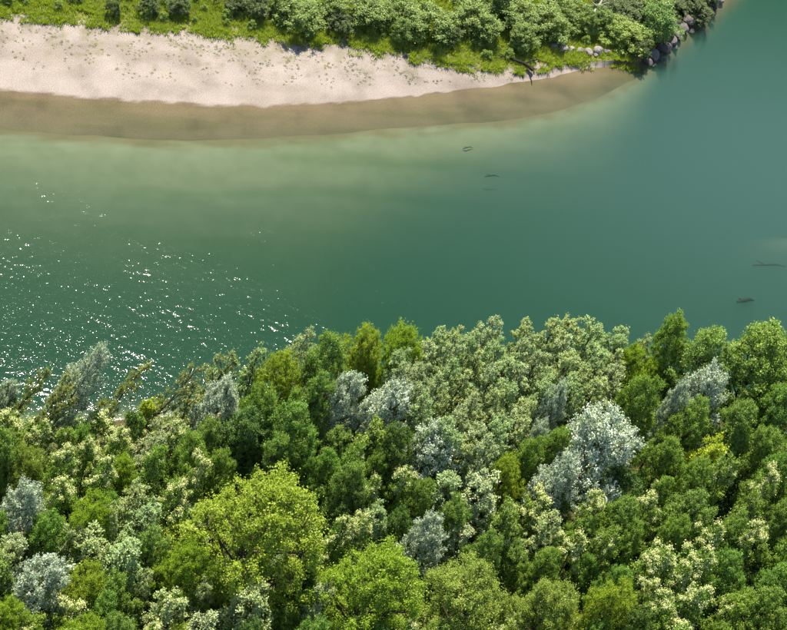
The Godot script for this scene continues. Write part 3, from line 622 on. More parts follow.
# Builds a tree prototype: {trunk, crown, tips} meshes.
# s: h height, r crown radius, low where the crown begins, lobes, per (puffs a lobe), lobe (its radius), pr puff radius, thin (leafless share), shape exponent
func tree_meshes(rng: RandomNumberGenerator, s: Dictionary, puffs: Array, tips: Array) -> Dictionary:
	var wood := Wood.new()
	var crown := Leaves.new()
	var blossom := Leaves.new()
	var h: float = s.h
	var bend := Vector3(rng.randf_range(-0.4, 0.4), 0, rng.randf_range(-0.4, 0.4))
	var spine := func(t: float) -> Vector3: return Vector3(0, t * h, 0) + bend * sin(t * 2.6) + bend.cross(Vector3.UP) * 0.5 * sin(t * 5.0)
	var path := []
	var radii := []
	for i in 8:
		var t := i / 7.0 * 0.9
		path.append(spine.call(t))
		radii.append(lerpf(0.017 * h, 0.004 * h, i / 7.0) * (1.5 if i == 0 else 1.0))
	wood.tube(path, radii, 7)
	for k in s.lobes:
		var t: float = (k + rng.randf_range(0.2, 0.8)) / s.lobes
		var y: float = lerpf(s.low, 0.97, t)
		var out: float = s.r * pow(maxf(sin(PI * clampf(0.24 + 0.74 * t, 0, 1)), 0.03), s.shape) * rng.randf_range(0.3, 0.97)
		if k >= s.lobes - 1:
			out *= 0.25
			y = 0.95
		var a: float = k * 2.39996 + rng.randf_range(-0.5, 0.5)
		var axis: Vector3 = spine.call(y * 0.9)
		var centre := Vector3(axis.x + cos(a) * out, y * h, axis.z + sin(a) * out)
		var root: Vector3 = spine.call(maxf(y - 0.1 - 0.35 * out / h, 0.12))
		var elbow := root.lerp(centre, 0.5) + Vector3(0, -0.06 * out, 0)
		var lr: float = s.lobe * rng.randf_range(0.75, 1.2)
		wood.tube([root, elbow, centre, centre + Vector3(cos(a) * 0.3, 0.7, sin(a) * 0.3) * lr], [0.0065 * h, 0.0045 * h, 0.003 * h, 0.001 * h], 5)
		var creamy: bool = rng.randf() < s.get("tip", 0.6)
		for j in s.per:
			if rng.randf() < s.thin:
				continue
			var d := Vector3(rng.randfn(), rng.randfn() * 0.9 + 0.45, rng.randfn()) + Vector3(cos(a), 0, sin(a)) * 0.35
			d = d.normalized()
			var reach: float = lr * pow(rng.randf(), 0.3)
			var p := centre + Vector3(d.x * reach, d.y * reach * s.tall, d.z * reach)
			var size: float = s.pr * rng.randf_range(0.65, 1.3)
			var shoot := (d * 0.55 + Vector3.UP * 0.8 + Vector3(rng.randfn(), 0, rng.randfn()) * 0.18).normalized()
			var turn := Basis(Quaternion(Vector3.UP, shoot)) * Basis(Vector3.UP, rng.randf() * TAU)
			var basis := turn * Basis.from_scale(Vector3(size * s.get("slim", 0.9), size * s.get("long", 1.15), size * s.get("slim", 0.9)))
			crown.add(puffs[rng.randi() % puffs.size()], Transform3D(basis, p))
			if j % 3 == 0:
				wood.tube([centre, centre.lerp(p, 0.5) + Vector3(0, 0.05, 0), p], [0.0028 * h, 0.0018 * h, 0.0008 * h], 4)
			if tips.size() and creamy and d.y > 0.0 and rng.randf() < 0.85:
				var ts: float = size * rng.randf_range(0.75, 1.1)
				blossom.add(tips[rng.randi() % tips.size()], Transform3D(turn * Basis.from_scale(Vector3(ts, ts, ts)), p + d * size * 0.3 + Vector3(0, size * 0.4, 0)))
	return {"trunk": smooth_mesh(wood.verts, PackedColorArray(), wood.index), "crown": crown.mesh(), "tips": blossom.mesh() if tips.size() else null}


func rock_mesh(rng: RandomNumberGenerator) -> ArrayMesh:
	var st := SurfaceTool.new()
	var ball := SphereMesh.new()
	ball.radial_segments = 14
	ball.rings = 9
	st.create_from(ball, 0)
	var arr := st.commit_to_arrays()
	var v: PackedVector3Array = arr[Mesh.ARRAY_VERTEX]
	var cuts := []
	for i in 9:
		cuts.append([Vector3(rng.randfn(), rng.randfn(), rng.randfn()).normalized(), rng.randf_range(0.26, 0.42)])
	for i in v.size():
		var p := v[i]
		for c in cuts:
			var over: float = p.dot(c[0]) - c[1]
			if over > 0.0:
				p -= c[0] * over
		v[i] = p * 2.0 * Vector3(1.15, 0.85, 0.95)
	var out := []
	out.resize(Mesh.ARRAY_MAX)
	out[Mesh.ARRAY_VERTEX] = v
	out[Mesh.ARRAY_INDEX] = arr[Mesh.ARRAY_INDEX]
	var m := ArrayMesh.new()
	m.add_surface_from_arrays(Mesh.PRIMITIVE_TRIANGLES, out)
	return m


func scatter(called: String, mesh: Mesh, mat: Material, places: Array, colors: Array = []) -> MultiMeshInstance3D:
	var mm := MultiMesh.new()
	mm.transform_format = MultiMesh.TRANSFORM_3D
	mm.use_colors = colors.size() > 0
	mm.mesh = mesh
	mm.instance_count = places.size()
	for i in places.size():
		mm.set_instance_transform(i, places[i])
		if colors.size():
			mm.set_instance_color(i, colors[i])
	var o := MultiMeshInstance3D.new()
	o.name = called
	o.multimesh = mm
	if mat:
		o.material_override = mat
	add_child(o)
	o.set_meta("kind", "stuff")
	return o


func wave_at(u: float, v: float) -> float:
	var along := u * 0.72 + v * 0.70
	var across := -u * 0.70 + v * 0.72
	var far_shore := line_at(SHELF_EDGE, u)
	var m := 0.5 + 0.6 * (1.0 - smoothstep(-36.0, 40.0, u)) * smoothstep(1.0, 20.0, v - far_shore)
	m *= 0.35 + 1.15 * smoothstep(-0.2, 0.5, patchy.get_noise_2d(along * 0.6, across * 1.6))
	var h := ripple.get_noise_2d(along * 0.55, across * 1.25) * WAVE_FINE + swell.get_noise_2d(along * 0.6, across * 1.4) * WAVE_LONG
	return h * m


const WAVE_FINE := 0.026
const WAVE_LONG := 0.014


func _ready() -> void:
	# ------------------------------------------------------------ camera, sky, sun, exposure
	var cam := Camera3D.new()
	cam.name = "camera"
	cam.fov = 22.0
	cam.near = 1.0
	cam.far = 3000.0
	var pitch := deg_to_rad(46.0)
	cam.transform = Transform3D(Basis(Vector3.RIGHT, -pitch) * Basis(Vector3.BACK, deg_to_rad(18.0)), Vector3(0, 150.0 * sin(pitch), 150.0 * cos(pitch)))
	add_child(cam)
	cam.current = true

	var env := Environment.new()
	env.background_mode = Environment.BG_SKY
	var sky_mat := ProceduralSkyMaterial.new()
	sky_mat.sky_top_color = Color(0.46, 0.56, 0.72)
	sky_mat.sky_horizon_color = Color(0.80, 0.84, 0.88)
	sky_mat.sky_curve = 0.15
	sky_mat.ground_bottom_color = Color(0.25, 0.28, 0.22)
	sky_mat.ground_horizon_color = Color(0.6, 0.66, 0.7)
	sky_mat.sun_angle_max = 8.0
	env.sky = Sky.new()
	env.sky.sky_material = sky_mat
	env.background_energy_multiplier = 0.7
	env.tonemap_mode = Environment.TONE_MAPPER_LINEAR
	env.tonemap_exposure = 3.0
	env.volumetric_fog_enabled = true
	env.volumetric_fog_density = 0.0
	env.sdfgi_enabled = true
	env.ssao_enabled = true
	env.ssil_enabled = true
	var we := WorldEnvironment.new()
	we.name = "environment"
	we.environment = env
	add_child(we)

	var sun := DirectionalLight3D.new()
	sun.name = "sun"
	sun.light_energy = 1.6
	sun.light_color = Color(1.0, 0.96, 0.89)
	sun.light_angular_distance = 0.53
	sun.shadow_enabled = true
	var az := deg_to_rad(-16.0)      # left of straight ahead
	var el := deg_to_rad(64.0)
	var toward := Vector3(sin(az) * cos(el), sin(el), -cos(az) * cos(el))
	sun.transform = Transform3D(Basis.looking_at(-toward, Vector3.UP), Vector3(0, 80, 0))
	add_child(sun)

	# ------------------------------------------------------------ noises and shared materials
	ripple.noise_type = FastNoiseLite.TYPE_SIMPLEX_SMOOTH
	ripple.frequency = 1.6
	ripple.fractal_octaves = 2
	ripple.seed = 3
	swell.noise_type = FastNoiseLite.TYPE_SIMPLEX_SMOOTH
	swell.frequency = 0.22
	swell.fractal_octaves = 2
	swell.seed = 5
	patchy.noise_type = FastNoiseLite.TYPE_SIMPLEX_SMOOTH
	patchy.frequency = 0.09
	patchy.fractal_octaves = 3
	patchy.seed = 11
	rough_ground.noise_type = FastNoiseLite.TYPE_SIMPLEX_SMOOTH
	rough_ground.frequency = 0.22
	rough_ground.fractal_octaves = 3
	rough_ground.seed = 8

	var grain := noise_tex(0.05, [[0.0, Color(0.62, 0.6, 0.57)], [0.5, Color(0.88, 0.87, 0.86)], [1.0, Color(1, 1, 1)]], 1)
	var soil := noise_tex(0.04, [[0.0, Color(0.45, 0.42, 0.36)], [0.5, Color(0.8, 0.78, 0.7)], [1.0, Color(1, 1, 0.97)]], 2)
	var blotch := noise_tex(0.012, [[0.0, Color(0.78, 0.77, 0.75)], [0.45, Color(0.93, 0.93, 0.92)], [1.0, Color(1, 1, 1)]], 4)
	var lumps := noise_tex(0.03, [[0.0, Color.BLACK], [1.0, Color.WHITE]], 6)
	var sand_mat := ground_mat(0.31, grain, blotch, lumps, 2.5)
	var faint := noise_tex(0.012, [[0.0, Color(0.92, 0.92, 0.9)], [1.0, Color(1, 1, 1)]], 9)
	var bed_mat := ground_mat(0.06, faint, faint, null, 0.0)
	var earth_mat := ground_mat(0.16, soil, blotch, lumps, 10.0)
	bark = ground_mat(0.9, soil, blotch, null, 0.0)
	bark.vertex_color_use_as_albedo = false
	bark.albedo_color = lin(0.17, 0.145, 0.115)

	# ------------------------------------------------------------ ground, sandbank, river bed
	var cols := columns(0.5)
	var g_line := func(u: float) -> float: return line_at(GRASS_EDGE, u)
	var w_line := func(u: float) -> float: return line_at(WET_EDGE, u) + 0.35 * patchy.get_noise_2d(u * 3.0, 40.0)
	var b_line := func(u: float) -> float: return line_at(SHELF_EDGE, u) + 0.3 * patchy.get_noise_2d(u * 1.2, 70.0)
	var n_line := func(u: float) -> float: return line_at(NEAR_SHORE, u)
	strip("far_meadow", cols, func(u: float) -> float: return line_at(GRASS_EDGE, u) - 900.0, g_line, 60, 0.2, func(u: float, v: float, _s: float) -> Color:
		var k := rough_ground.get_noise_2d(u * 1.5, v * 1.5)
		return Color(0.17, 0.21, 0.04).lerp(Color(0.29, 0.26, 0.17), smoothstep(0.1, 0.5, k)), earth_mat)
	strip("sandbank", cols, g_line, w_line, 36, 1.0, func(u: float, v: float, s: float) -> Color:
		var k := rough_ground.get_noise_2d(u * 2.2, v * 2.2)
		var dry := Color(0.315, 0.28, 0.258)
		var silt := Color(0.265, 0.233, 0.205)
		var moss := Color(0.20, 0.195, 0.12)
		var c := dry.lerp(silt, smoothstep(-0.1, 0.5, patchy.get_noise_2d(u * 0.8 + 50.0, v * 2.0)))
		c = c.lerp(moss, 0.6 * smoothstep(0.12, 0.45, k + 0.25 - s * 0.75))
		c = c.lerp(Color(0.15, 0.115, 0.08), smoothstep(0.955, 0.985, s + 0.03 * k))
		return c.lerp(Color(0.11, 0.10, 0.075), smoothstep(36.5, 39.5, u + 2.0 * k)), sand_mat)
	strip("wet_sand", cols, w_line, b_line, 18, 1.0, func(u: float, v: float, _s: float) -> Color:
		var k := patchy.get_noise_2d(u * 0.6, v * 5.0)
		return Color(0.15, 0.118, 0.066).lerp(Color(0.122, 0.104, 0.048), smoothstep(-0.25, 0.35, k)), sand_mat)
	strip("riverbed", cols, b_line, n_line, 110, 1.0, func(u: float, v: float, _s: float) -> Color:
		var k := patchy.get_noise_2d(u * 0.3, v * 2.2)
		var silt := Color(0.17, 0.19, 0.115).lerp(Color(0.14, 0.165, 0.088), smoothstep(0.0, 0.5, k))
		return Color(0.128, 0.106, 0.052).lerp(silt, smoothstep(0.1, 1.5, v - line_at(SHELF_EDGE, u) + 0.9 * rough_ground.get_noise_2d(u * 0.8, v * 3.0))), bed_mat)
	strip("near_bank_ground", cols, n_line, func(u: float) -> float: return line_at(NEAR_SHORE, u) + 900.0, 70, 3.0, func(u: float, v: float, _s: float) -> Color:
		var k := rough_ground.get_noise_2d(u, v)
		return Color(0.09, 0.10, 0.035).lerp(Color(0.10, 0.075, 0.05), smoothstep(-0.1, 0.4, k)), earth_mat)

	# ------------------------------------------------------------ the river: clouded green water under a rippled surface
	var water := FogVolume.new()
	water.name = "river_water"
	water.shape = RenderingServer.FOG_VOLUME_SHAPE_BOX
	water.size = Vector3(1500, 9, 1500)
	water.position = Vector3(0, -4.53, 0)
	var murk := FogMaterial.new()
	murk.albedo = lin(0.032, 0.160, 0.076)
	murk.density = 0.34
	water.material = murk
	add_child(water)
	structure(water)
	var blue := FogVolume.new()      # bluer fog colour standing in for the stronger sky reflection on the right
	blue.name = "channel_water"
	blue.shape = RenderingServer.FOG_VOLUME_SHAPE_ELLIPSOID
	blue.size = Vector3(120, 9, 84)
	blue.transform = Transform3D(Basis(Vector3.UP, atan2(-U_AXIS.y, U_AXIS.x)), to_world(48.0, -22.0, -4.6))
	var sky_tint := FogMaterial.new()
	sky_tint.albedo = lin(0.27, 0.47, 0.50)
	sky_tint.density = 0.20
	blue.material = sky_tint
	add_child(blue)
	structure(blue)
	var cells := PackedFloat32Array([-700.0, -300.0, -120.0, -80.0])
	var x := -62.0
	while x < 66.0:
		cells.append(x)
		x += 0.18
	cells.append_array([80.0, 120.0, 300.0, 700.0])
	var wv := PackedVector3Array()
	var wi := PackedInt32Array()
	var rows := 320
	for u in cells:
		var v0 := line_at(WET_EDGE, u) - 0.8
		var v1 := line_at(NEAR_SHORE, u) + 0.6
		for r in rows + 1:
			var v := lerpf(v0, v1, float(r) / rows)
			var calm := smoothstep(0.5, 6.0, v - v0)
			wv.append(to_world(u, v, wave_at(u, v) * calm))
	for c in cells.size() - 1:
		for r in rows:
			var a := c * (rows + 1) + r
			wi.append_array([a, a + rows + 1, a + 1, a + 1, a + rows + 1, a + rows + 2])
	var surface_mat := StandardMaterial3D.new()
	surface_mat.transparency = BaseMaterial3D.TRANSPARENCY_ALPHA
	surface_mat.albedo_color = Color(0.9, 1.0, 0.97, 0.001)
	surface_mat.roughness = 0.085
	surface_mat.metallic_specular = 0.28
	surface_mat.heightmap_enabled = true
	surface_mat.heightmap_texture = noise_tex(0.03, [[0.0, Color.BLACK], [1.0, Color.WHITE]], 21, 1024, 3)
	surface_mat.heightmap_scale = 1.0
	surface_mat.uv1_triplanar = true
	surface_mat.uv1_world_triplanar = true
	surface_mat.uv1_scale = Vector3(0.15, 0.15, 0.15)
	structure(part("river_surface", smooth_mesh(wv, PackedColorArray(), wi), surface_mat, self))

	print("terrain and water done ", Time.get_ticks_msec())
	near_wood()
	print("wood done ", Time.get_ticks_msec())
	far_bank()
	small_things()
	print("all done ", Time.get_ticks_msec())


func palettes() -> Dictionary:
	return {
		"si": [[0.55, Color(0.66, 0.70, 0.60)], [0.23, Color(0.31, 0.38, 0.23)], [0.22, Color(0.17, 0.24, 0.09)]],
		"yg": [[0.5, Color(0.32, 0.40, 0.04)], [0.3, Color(0.24, 0.33, 0.035)], [0.2, Color(0.40, 0.46, 0.075)]],
		"yo": [[0.5, Color(0.28, 0.36, 0.06)], [0.3, Color(0.20, 0.29, 0.05)], [0.2, Color(0.35, 0.40, 0.10)]],
		"sg": [[0.4, Color(0.38, 0.45, 0.225)], [0.35, Color(0.29, 0.36, 0.16)], [0.25, Color(0.50, 0.535, 0.345)]],
		"cr": [[0.5, Color(0.27, 0.36, 0.075)], [0.3, Color(0.19, 0.28, 0.055)], [0.2, Color(0.35, 0.41, 0.11)]],
		"gr": [[0.5, Color(0.24, 0.335, 0.07)], [0.3, Color(0.17, 0.26, 0.055)], [0.2, Color(0.34, 0.42, 0.13)]],
		"dk": [[0.5, Color(0.14, 0.21, 0.05)], [0.3, Color(0.10, 0.16, 0.04)], [0.2, Color(0.20, 0.27, 0.08)]],
		"fe": [[0.5, Color(0.28, 0.33, 0.13)], [0.3, Color(0.20, 0.26, 0.085)], [0.2, Color(0.36, 0.33, 0.21)]],
		"br": [[0.6, Color(0.42, 0.48, 0.04)], [0.4, Color(0.33, 0.42, 0.045)]],
		"tip": [[0.5, Color(0.47, 0.50, 0.21)], [0.3, Color(0.40, 0.45, 0.16)], [0.2, Color(0.54, 0.54, 0.30)]],
	}


func near_wood() -> void:
	var rng := RandomNumberGenerator.new()
	rng.seed = 42
	var pal := palettes()
	var called := {"si": "silver_leaved_tree", "yg": "yellow_green_tree", "yo": "olive_green_tree", "sg": "sage_green_tree", "cr": "cream_tipped_tree", "gr": "green_tree", "dk": "dark_green_tree", "fe": "feathery_tree", "br": "bright_yellow_tree"}
	var groups := {"si": "silver-leaved trees of the riverside wood", "yg": "yellow-green trees of the riverside wood", "yo": "olive-green trees of the riverside wood", "sg": "pale sage trees of the riverside wood", "cr": "cream-tipped trees of the riverside wood", "gr": "green trees of the riverside wood", "dk": "dark green trees of the riverside wood", "fe": "thin trees along the near bank", "br": "bright yellow trees of the riverside wood"}
	# shapes of each kind (metres at scale 1)
	var forms := {
		"si": {"h": 12.0, "r": 3.0, "low": 0.30, "lobes": 28, "per": 15, "lobe": 0.9, "pr": 0.36, "thin": 0.08, "shape": 0.8, "tall": 1.8, "long": 1.9, "n": 140, "leaf": 0.128, "wide": 0.09, "up": 0.35, "count": 3},
		"yg": {"h": 14.0, "r": 4.2, "low": 0.22, "lobes": 48, "per": 15, "lobe": 1.1, "pr": 0.42, "thin": 0.05, "shape": 0.75, "tall": 1.6, "long": 1.6, "n": 150, "leaf": 0.118, "wide": 0.08, "up": 0.5, "count": 2},
		"sg": {"loose": 0.4, "h": 10.0, "r": 1.25, "low": 0.3, "lobes": 14, "per": 11, "lobe": 0.68, "pr": 0.33, "thin": 0.05, "shape": 0.65, "tall": 1.5, "long": 1.25, "n": 130, "leaf": 0.12, "wide": 0.085, "up": 0.4, "count": 3},
		"cr": {"loose": 0.44, "h": 9.0, "r": 1.3, "low": 0.28, "lobes": 13, "per": 11, "lobe": 0.72, "pr": 0.36, "thin": 0.08, "shape": 0.7, "tall": 1.55, "long": 1.4, "n": 120, "leaf": 0.13, "wide": 0.09, "up": 0.4, "count": 3, "tip": 0.5},
		"gr": {"h": 12.0, "r": 2.8, "low": 0.26, "lobes": 28, "per": 16, "lobe": 0.92, "pr": 0.38, "thin": 0.05, "shape": 0.75, "tall": 1.65, "long": 1.5, "n": 130, "leaf": 0.13, "wide": 0.088, "up": 0.45, "count": 4},
		"fe": {"h": 9.0, "r": 0.85, "low": 0.2, "lobes": 14, "per": 7, "lobe": 0.5, "pr": 0.30, "thin": 0.25, "shape": 0.5, "tall": 1.7, "long": 1.7, "n": 80, "leaf": 0.13, "wide": 0.08, "up": 0.3, "count": 2},
		"br": {"h": 6.0, "r": 0.9, "low": 0.3, "lobes": 10, "per": 10, "lobe": 0.55, "pr": 0.32, "thin": 0.05, "shape": 0.65, "tall": 1.4, "long": 1.2, "n": 110, "leaf": 0.12, "wide": 0.09, "up": 0.5, "count": 1},
	}
	forms["yo"] = forms.yg
	forms["dk"] = forms.gr
	var tips := []
	for i in 3:
		tips.append(puff(rng, 110, 0.27, 0.20, 0.5, pal.tip, 0.48))
	var proto := {}
	for kind in ["si", "yg", "yo", "sg", "cr", "gr", "dk", "fe", "br"]:
		var s: Dictionary = forms[kind]
		var puffs := []
		for i in 4:
			puffs.append(puff(rng, s.n, s.leaf / s.pr, s.wide / s.pr, s.up, pal[kind], s.get("loose", 0.5)))
		proto[kind] = []
		for i in s.count:
			proto[kind].append(tree_meshes(rng, s, puffs, tips if kind == "cr" else []))
	var glows := {"si": Color(0.75, 0.82, 0.66), "yg": Color(0.92, 0.97, 0.36), "yo": Color(0.9, 0.93, 0.42), "sg": Color(0.84, 0.9, 0.55), "cr": Color(0.82, 0.93, 0.4), "gr": Color(0.78, 0.93, 0.42), "dk": Color(0.7, 0.85, 0.4), "fe": Color(0.84, 0.88, 0.5), "br": Color(0.95, 0.97, 0.3)}
	var tints := [Color(1, 1, 1), Color(0.95, 1, 0.93), Color(1, 1, 0.90)]
	for kind in glows:
		leaf_mats[kind] = tints.map(func(t: Color) -> StandardMaterial3D: return leaf_mat(t, 0.34 if kind == "si" else 0.48, 0.5, glows[kind]))
	var tip_mat := leaf_mat(Color(1, 1, 1), 0.7, 0.3, Color(0.6, 0.6, 0.4))
	var u3 := Vector3(U_AXIS.x, 0, U_AXIS.y)
	var lean_axis := Vector3.UP.cross(u3).normalized()
	for t in TREES:
		var kind: String = t[0]
		var o := Node3D.new()
		o.name = numbered(called[kind])
		add_child(o)
		var p := Vector3(t[2], 0, t[3])
		var q := to_uv(p)
		p.y = height_at(q.x, q.y) - 0.12
		o.transform = Transform3D(Basis(lean_axis, deg_to_rad(t[7])) * Basis(Vector3.UP, deg_to_rad(t[6])) * Basis.from_scale(Vector3(t[4], t[5], t[4])), p)
		var m: Dictionary = proto[kind][t[1]]
		part("trunk", m.trunk, bark, o)
		var crown := part("crown", m.crown, leaf_mats[kind][t[8]], o)
		if m.tips:
			part("blossom", m.tips, tip_mat, crown)
		var label: String = t[9]
		if label.ends_with("|c"):
			tag(o, label.trim_suffix("|c"), "tree", "dense stand of pale sage trees on the river bend")
		else:
			tag(o, label, "tree", groups[kind])
	# undergrowth between the trunks
	var low := Leaves.new()
	for i in 5:
		low.add(puff(rng, 70, 0.34, 0.22, 0.6, pal.dk), Transform3D(Basis.from_scale(Vector3.ONE * rng.randf_range(0.45, 0.7)), Vector3(rng.randf_range(-0.6, 0.6), rng.randf_range(0.1, 0.4), rng.randf_range(-0.6, 0.6))))
	var places := []
	for i in 6000:
		var u := rng.randf_range(-75.0, 85.0)
		var v := line_at(NEAR_SHORE, u) + 0.3 + 62.0 * pow(rng.randf(), 1.15)
		var k := rng.randf_range(0.5, 1.2)
		places.append(Transform3D(Basis(Vector3.UP, rng.randf() * TAU) * Basis.from_scale(Vector3(k, k * rng.randf_range(0.7, 1.5), k)), to_world(u, v, height_at(u, v))))
	tag(scatter("undergrowth", low.mesh(), leaf_mats.gr[0], places), "tangled green undergrowth between the trunks of the near wood", "undergrowth")
	# the wood goes on outside the frame
	places = []
	for p in OUTSIDE:
		var q := to_uv(Vector3(p[0], 0, p[1]))
		var k := rng.randf_range(0.85, 1.2)
		places.append(Transform3D(Basis(Vector3.UP, rng.randf() * TAU) * Basis.from_scale(Vector3(k, k, k)), to_world(q.x, q.y, height_at(q.x, q.y) - 0.1)))
	var whole := ArrayMesh.new()
	whole.add_surface_from_arrays(Mesh.PRIMITIVE_TRIANGLES, (proto.gr[1].crown as ArrayMesh).surface_get_arrays(0))
	whole.surface_set_material(0, leaf_mats.gr[0])
	whole.add_surface_from_arrays(Mesh.PRIMITIVE_TRIANGLES, (proto.gr[1].trunk as ArrayMesh).surface_get_arrays(0))
	whole.surface_set_material(1, bark)
	tag(scatter("woodland", whole, null, places), "the riverside wood going on beyond the edges of the picture", "woodland")


func far_bank() -> void:
	var rng := RandomNumberGenerator.new()
	rng.seed = 77
	var pal := {
		"d": [[0.6, Color(0.079, 0.115, 0.032)], [0.4, Color(0.115, 0.158, 0.043)]],
		"g": [[0.5, Color(0.180, 0.252, 0.050)], [0.3, Color(0.122, 0.187, 0.036)], [0.2, Color(0.245, 0.317, 0.079)]],
		"y": [[0.6, Color(0.259, 0.331, 0.058)], [0.4, Color(0.180, 0.259, 0.043)]],
		"t": [[0.6, Color(0.187, 0.288, 0.065)], [0.4, Color(0.122, 0.209, 0.050)]],
	}
	var called := {"d": "dark_shrub", "g": "willow_shrub", "y": "round_shrub", "t": "upright_shrub"}
	var proto := {}
	for kind in ["d", "g", "y", "t"]:
		var puffs := []
		for i in 4:
			puffs.append(puff(rng, 120, 0.32, 0.22, 0.45, pal[kind]))
		proto[kind] = []
		for i in 2:
			proto[kind].append(tree_meshes(rng, {"h": 4.0, "r": 1.55, "low": 0.16, "lobes": 15, "per": 12, "lobe": 0.75, "pr": 0.36, "thin": 0.05, "shape": 0.45, "tall": 1.0, "long": 1.0}, puffs, []))
	var mats := {}
	for kind in ["d", "g", "y", "t"]:
		mats[kind] = leaf_mat(Color(1, 1, 1), 0.5, 0.45, Color(0.7, 0.85, 0.35))
	var n := 0
	for s in SHRUBS:
		var kind: String = s[0]
		var o := Node3D.new()
		o.name = numbered(called[kind])
		add_child(o)
		var q := to_uv(Vector3(s[1], 0, s[2]))
		var wide: float = s[3] / 2.1
		o.transform = Transform3D(Basis(Vector3.UP, deg_to_rad(s[5])) * Basis.from_scale(Vector3(wide, s[4] / 4.2, wide)), to_world(q.x, q.y, height_at(q.x, q.y) - 0.1))
		var m: Dictionary = proto[kind][n % 2]
		part("trunk", m.trunk, bark, o)
		part("crown", m.crown, mats[kind], o)
		tag(o, s[6], "shrub", "shrubs behind the sandbank")
		n += 1
	# thicket further back, out of the picture
	var places := []
	for i in 420:
		var u := rng.randf_range(-75.0, 75.0)
		var v := line_at(GRASS_EDGE, u) - rng.randf_range(9.0, 45.0) - 5.0 * (1.0 - smoothstep(-30.0, -12.0, u))
		var k := rng.randf_range(0.8, 1.5)
		places.append(Transform3D(Basis(Vector3.UP, rng.randf() * TAU) * Basis.from_scale(Vector3(k, k, k)), to_world(u, v, height_at(u, v) - 0.1)))
	tag(scatter("thicket", proto.g[0].crown, mats.g, places), "dense green thicket on the far bank behind the shrubs", "thicket")
	# grass strip
	var tuft := Leaves.new()
	var v0 := PackedVector3Array()
	var c0 := PackedColorArray()
	for i in 16:
		var a := rng.randf() * TAU
		var root := Vector3(cos(a), 0, sin(a)) * rng.randf_range(0.0, 0.22)
		var tip := root * 2.0 + Vector3(rng.randf_range(-0.12, 0.12), rng.randf_range(0.22, 0.45), rng.randf_range(-0.12, 0.12))
		var side := Vector3(-sin(a), 0, cos(a)) * 0.03
		v0.append_array([root - side, tip, root + side])
		var col := Color(0.30, 0.34, 0.05) * rng.randf_range(0.7, 1.3)
		c0.append_array([col, col, col])
	tuft.v = v0
	tuft.c = c0
	places = []
	for i in 26000:
		var u := rng.randf_range(-58.0, 40.0)
		var back := 13.0 * pow(rng.randf(), 1.3)
		var v := line_at(GRASS_EDGE, u) - back + 1.0
		var k := rough_ground.get_noise_2d(u * 1.2, v * 1.6) + 0.25 * rng.randfn()
		if back < 2.6 and k < -0.05 + (1.3 - back) * 0.25:
			continue
		var size := rng.randf_range(0.6, 1.5)
		places.append(Transform3D(Basis(Vector3.UP, rng.randf() * TAU) * Basis.from_scale(Vector3(size, size, size)), to_world(u, v, height_at(u, v) - 0.02)))
	var grass_mat := leaf_mat(Color(1, 1, 1), 0.6, 0.4, Color(0.8, 0.9, 0.3))
	tag(scatter("grass", tuft.mesh(), grass_mat, places), "bright green grass strip between sandbank and shrubs", "grass")
	# low leafy clumps in the meadow
	places = []
	for i in 330:
		var u := rng.randf_range(-56.0, 36.0)
		var v := line_at(GRASS_EDGE, u) - rng.randf_range(1.2, 8.0)
		var k := rng.randf_range(0.12, 0.3)
		places.append(Transform3D(Basis(Vector3.UP, rng.randf() * TAU) * Basis.from_scale(Vector3(k * 1.3, k, k * 1.3)), to_world(u, v, height_at(u, v) - 0.05)))
	tag(scatter("meadow_plants", proto.y[0].crown, mats.y, places), "low leafy green plants in the grass strip", "plants")
	# weeds on the sand
	places = []
	for i in 9000:
		var u := rng.randf_range(-58.0, 26.0)
		var g := line_at(GRASS_EDGE, u)
		var w := line_at(WET_EDGE, u)
		var s := rng.randf()
		if s > 0.72 or rng.randf() < s * 1.1 or rough_ground.get_noise_2d(u * 1.6, lerpf(g, w, s) * 1.6) < -0.12 + s * 0.3:
			continue
		var v := lerpf(g, w, s)
		var k := rng.randf_range(0.25, 0.8)
		places.append(Transform3D(Basis(Vector3.UP, rng.randf() * TAU) * Basis.from_scale(Vector3(k, k * 0.8, k)), to_world(u, v, height_at(u, v) - 0.02)))
	var weed := Leaves.new()
	weed.add(puff(rng, 34, 0.5, 0.2, 0.6, [[0.6, Color(0.12, 0.13, 0.05)], [0.4, Color(0.20, 0.20, 0.09)]]), Transform3D(Basis.from_scale(Vector3(0.3, 0.24, 0.3)), Vector3.ZERO))
	tag(scatter("weeds", weed.mesh(), leaf_mat(Color(1, 1, 1), 0.7, 0.3, Color(0.5, 0.55, 0.3)), places), "sparse small weeds dotted over the pale sandbank", "weeds")


func wood_thing(called: String, label: String, at: Vector3, turn: float, tubes: Array, mat: Material, category := "driftwood") -> Node3D:
	var o := Node3D.new()
	o.name = numbered(called)
	add_child(o)
	o.position = at
	o.rotation.y = turn
	for i in tubes.size():
		var w := Wood.new()
		w.tube(tubes[i][0], tubes[i][1], 8)
		part("log" if i == 0 else "branch", smooth_mesh(w.verts, PackedColorArray(), w.index), mat, o)
	tag(o, label, category)
	return o


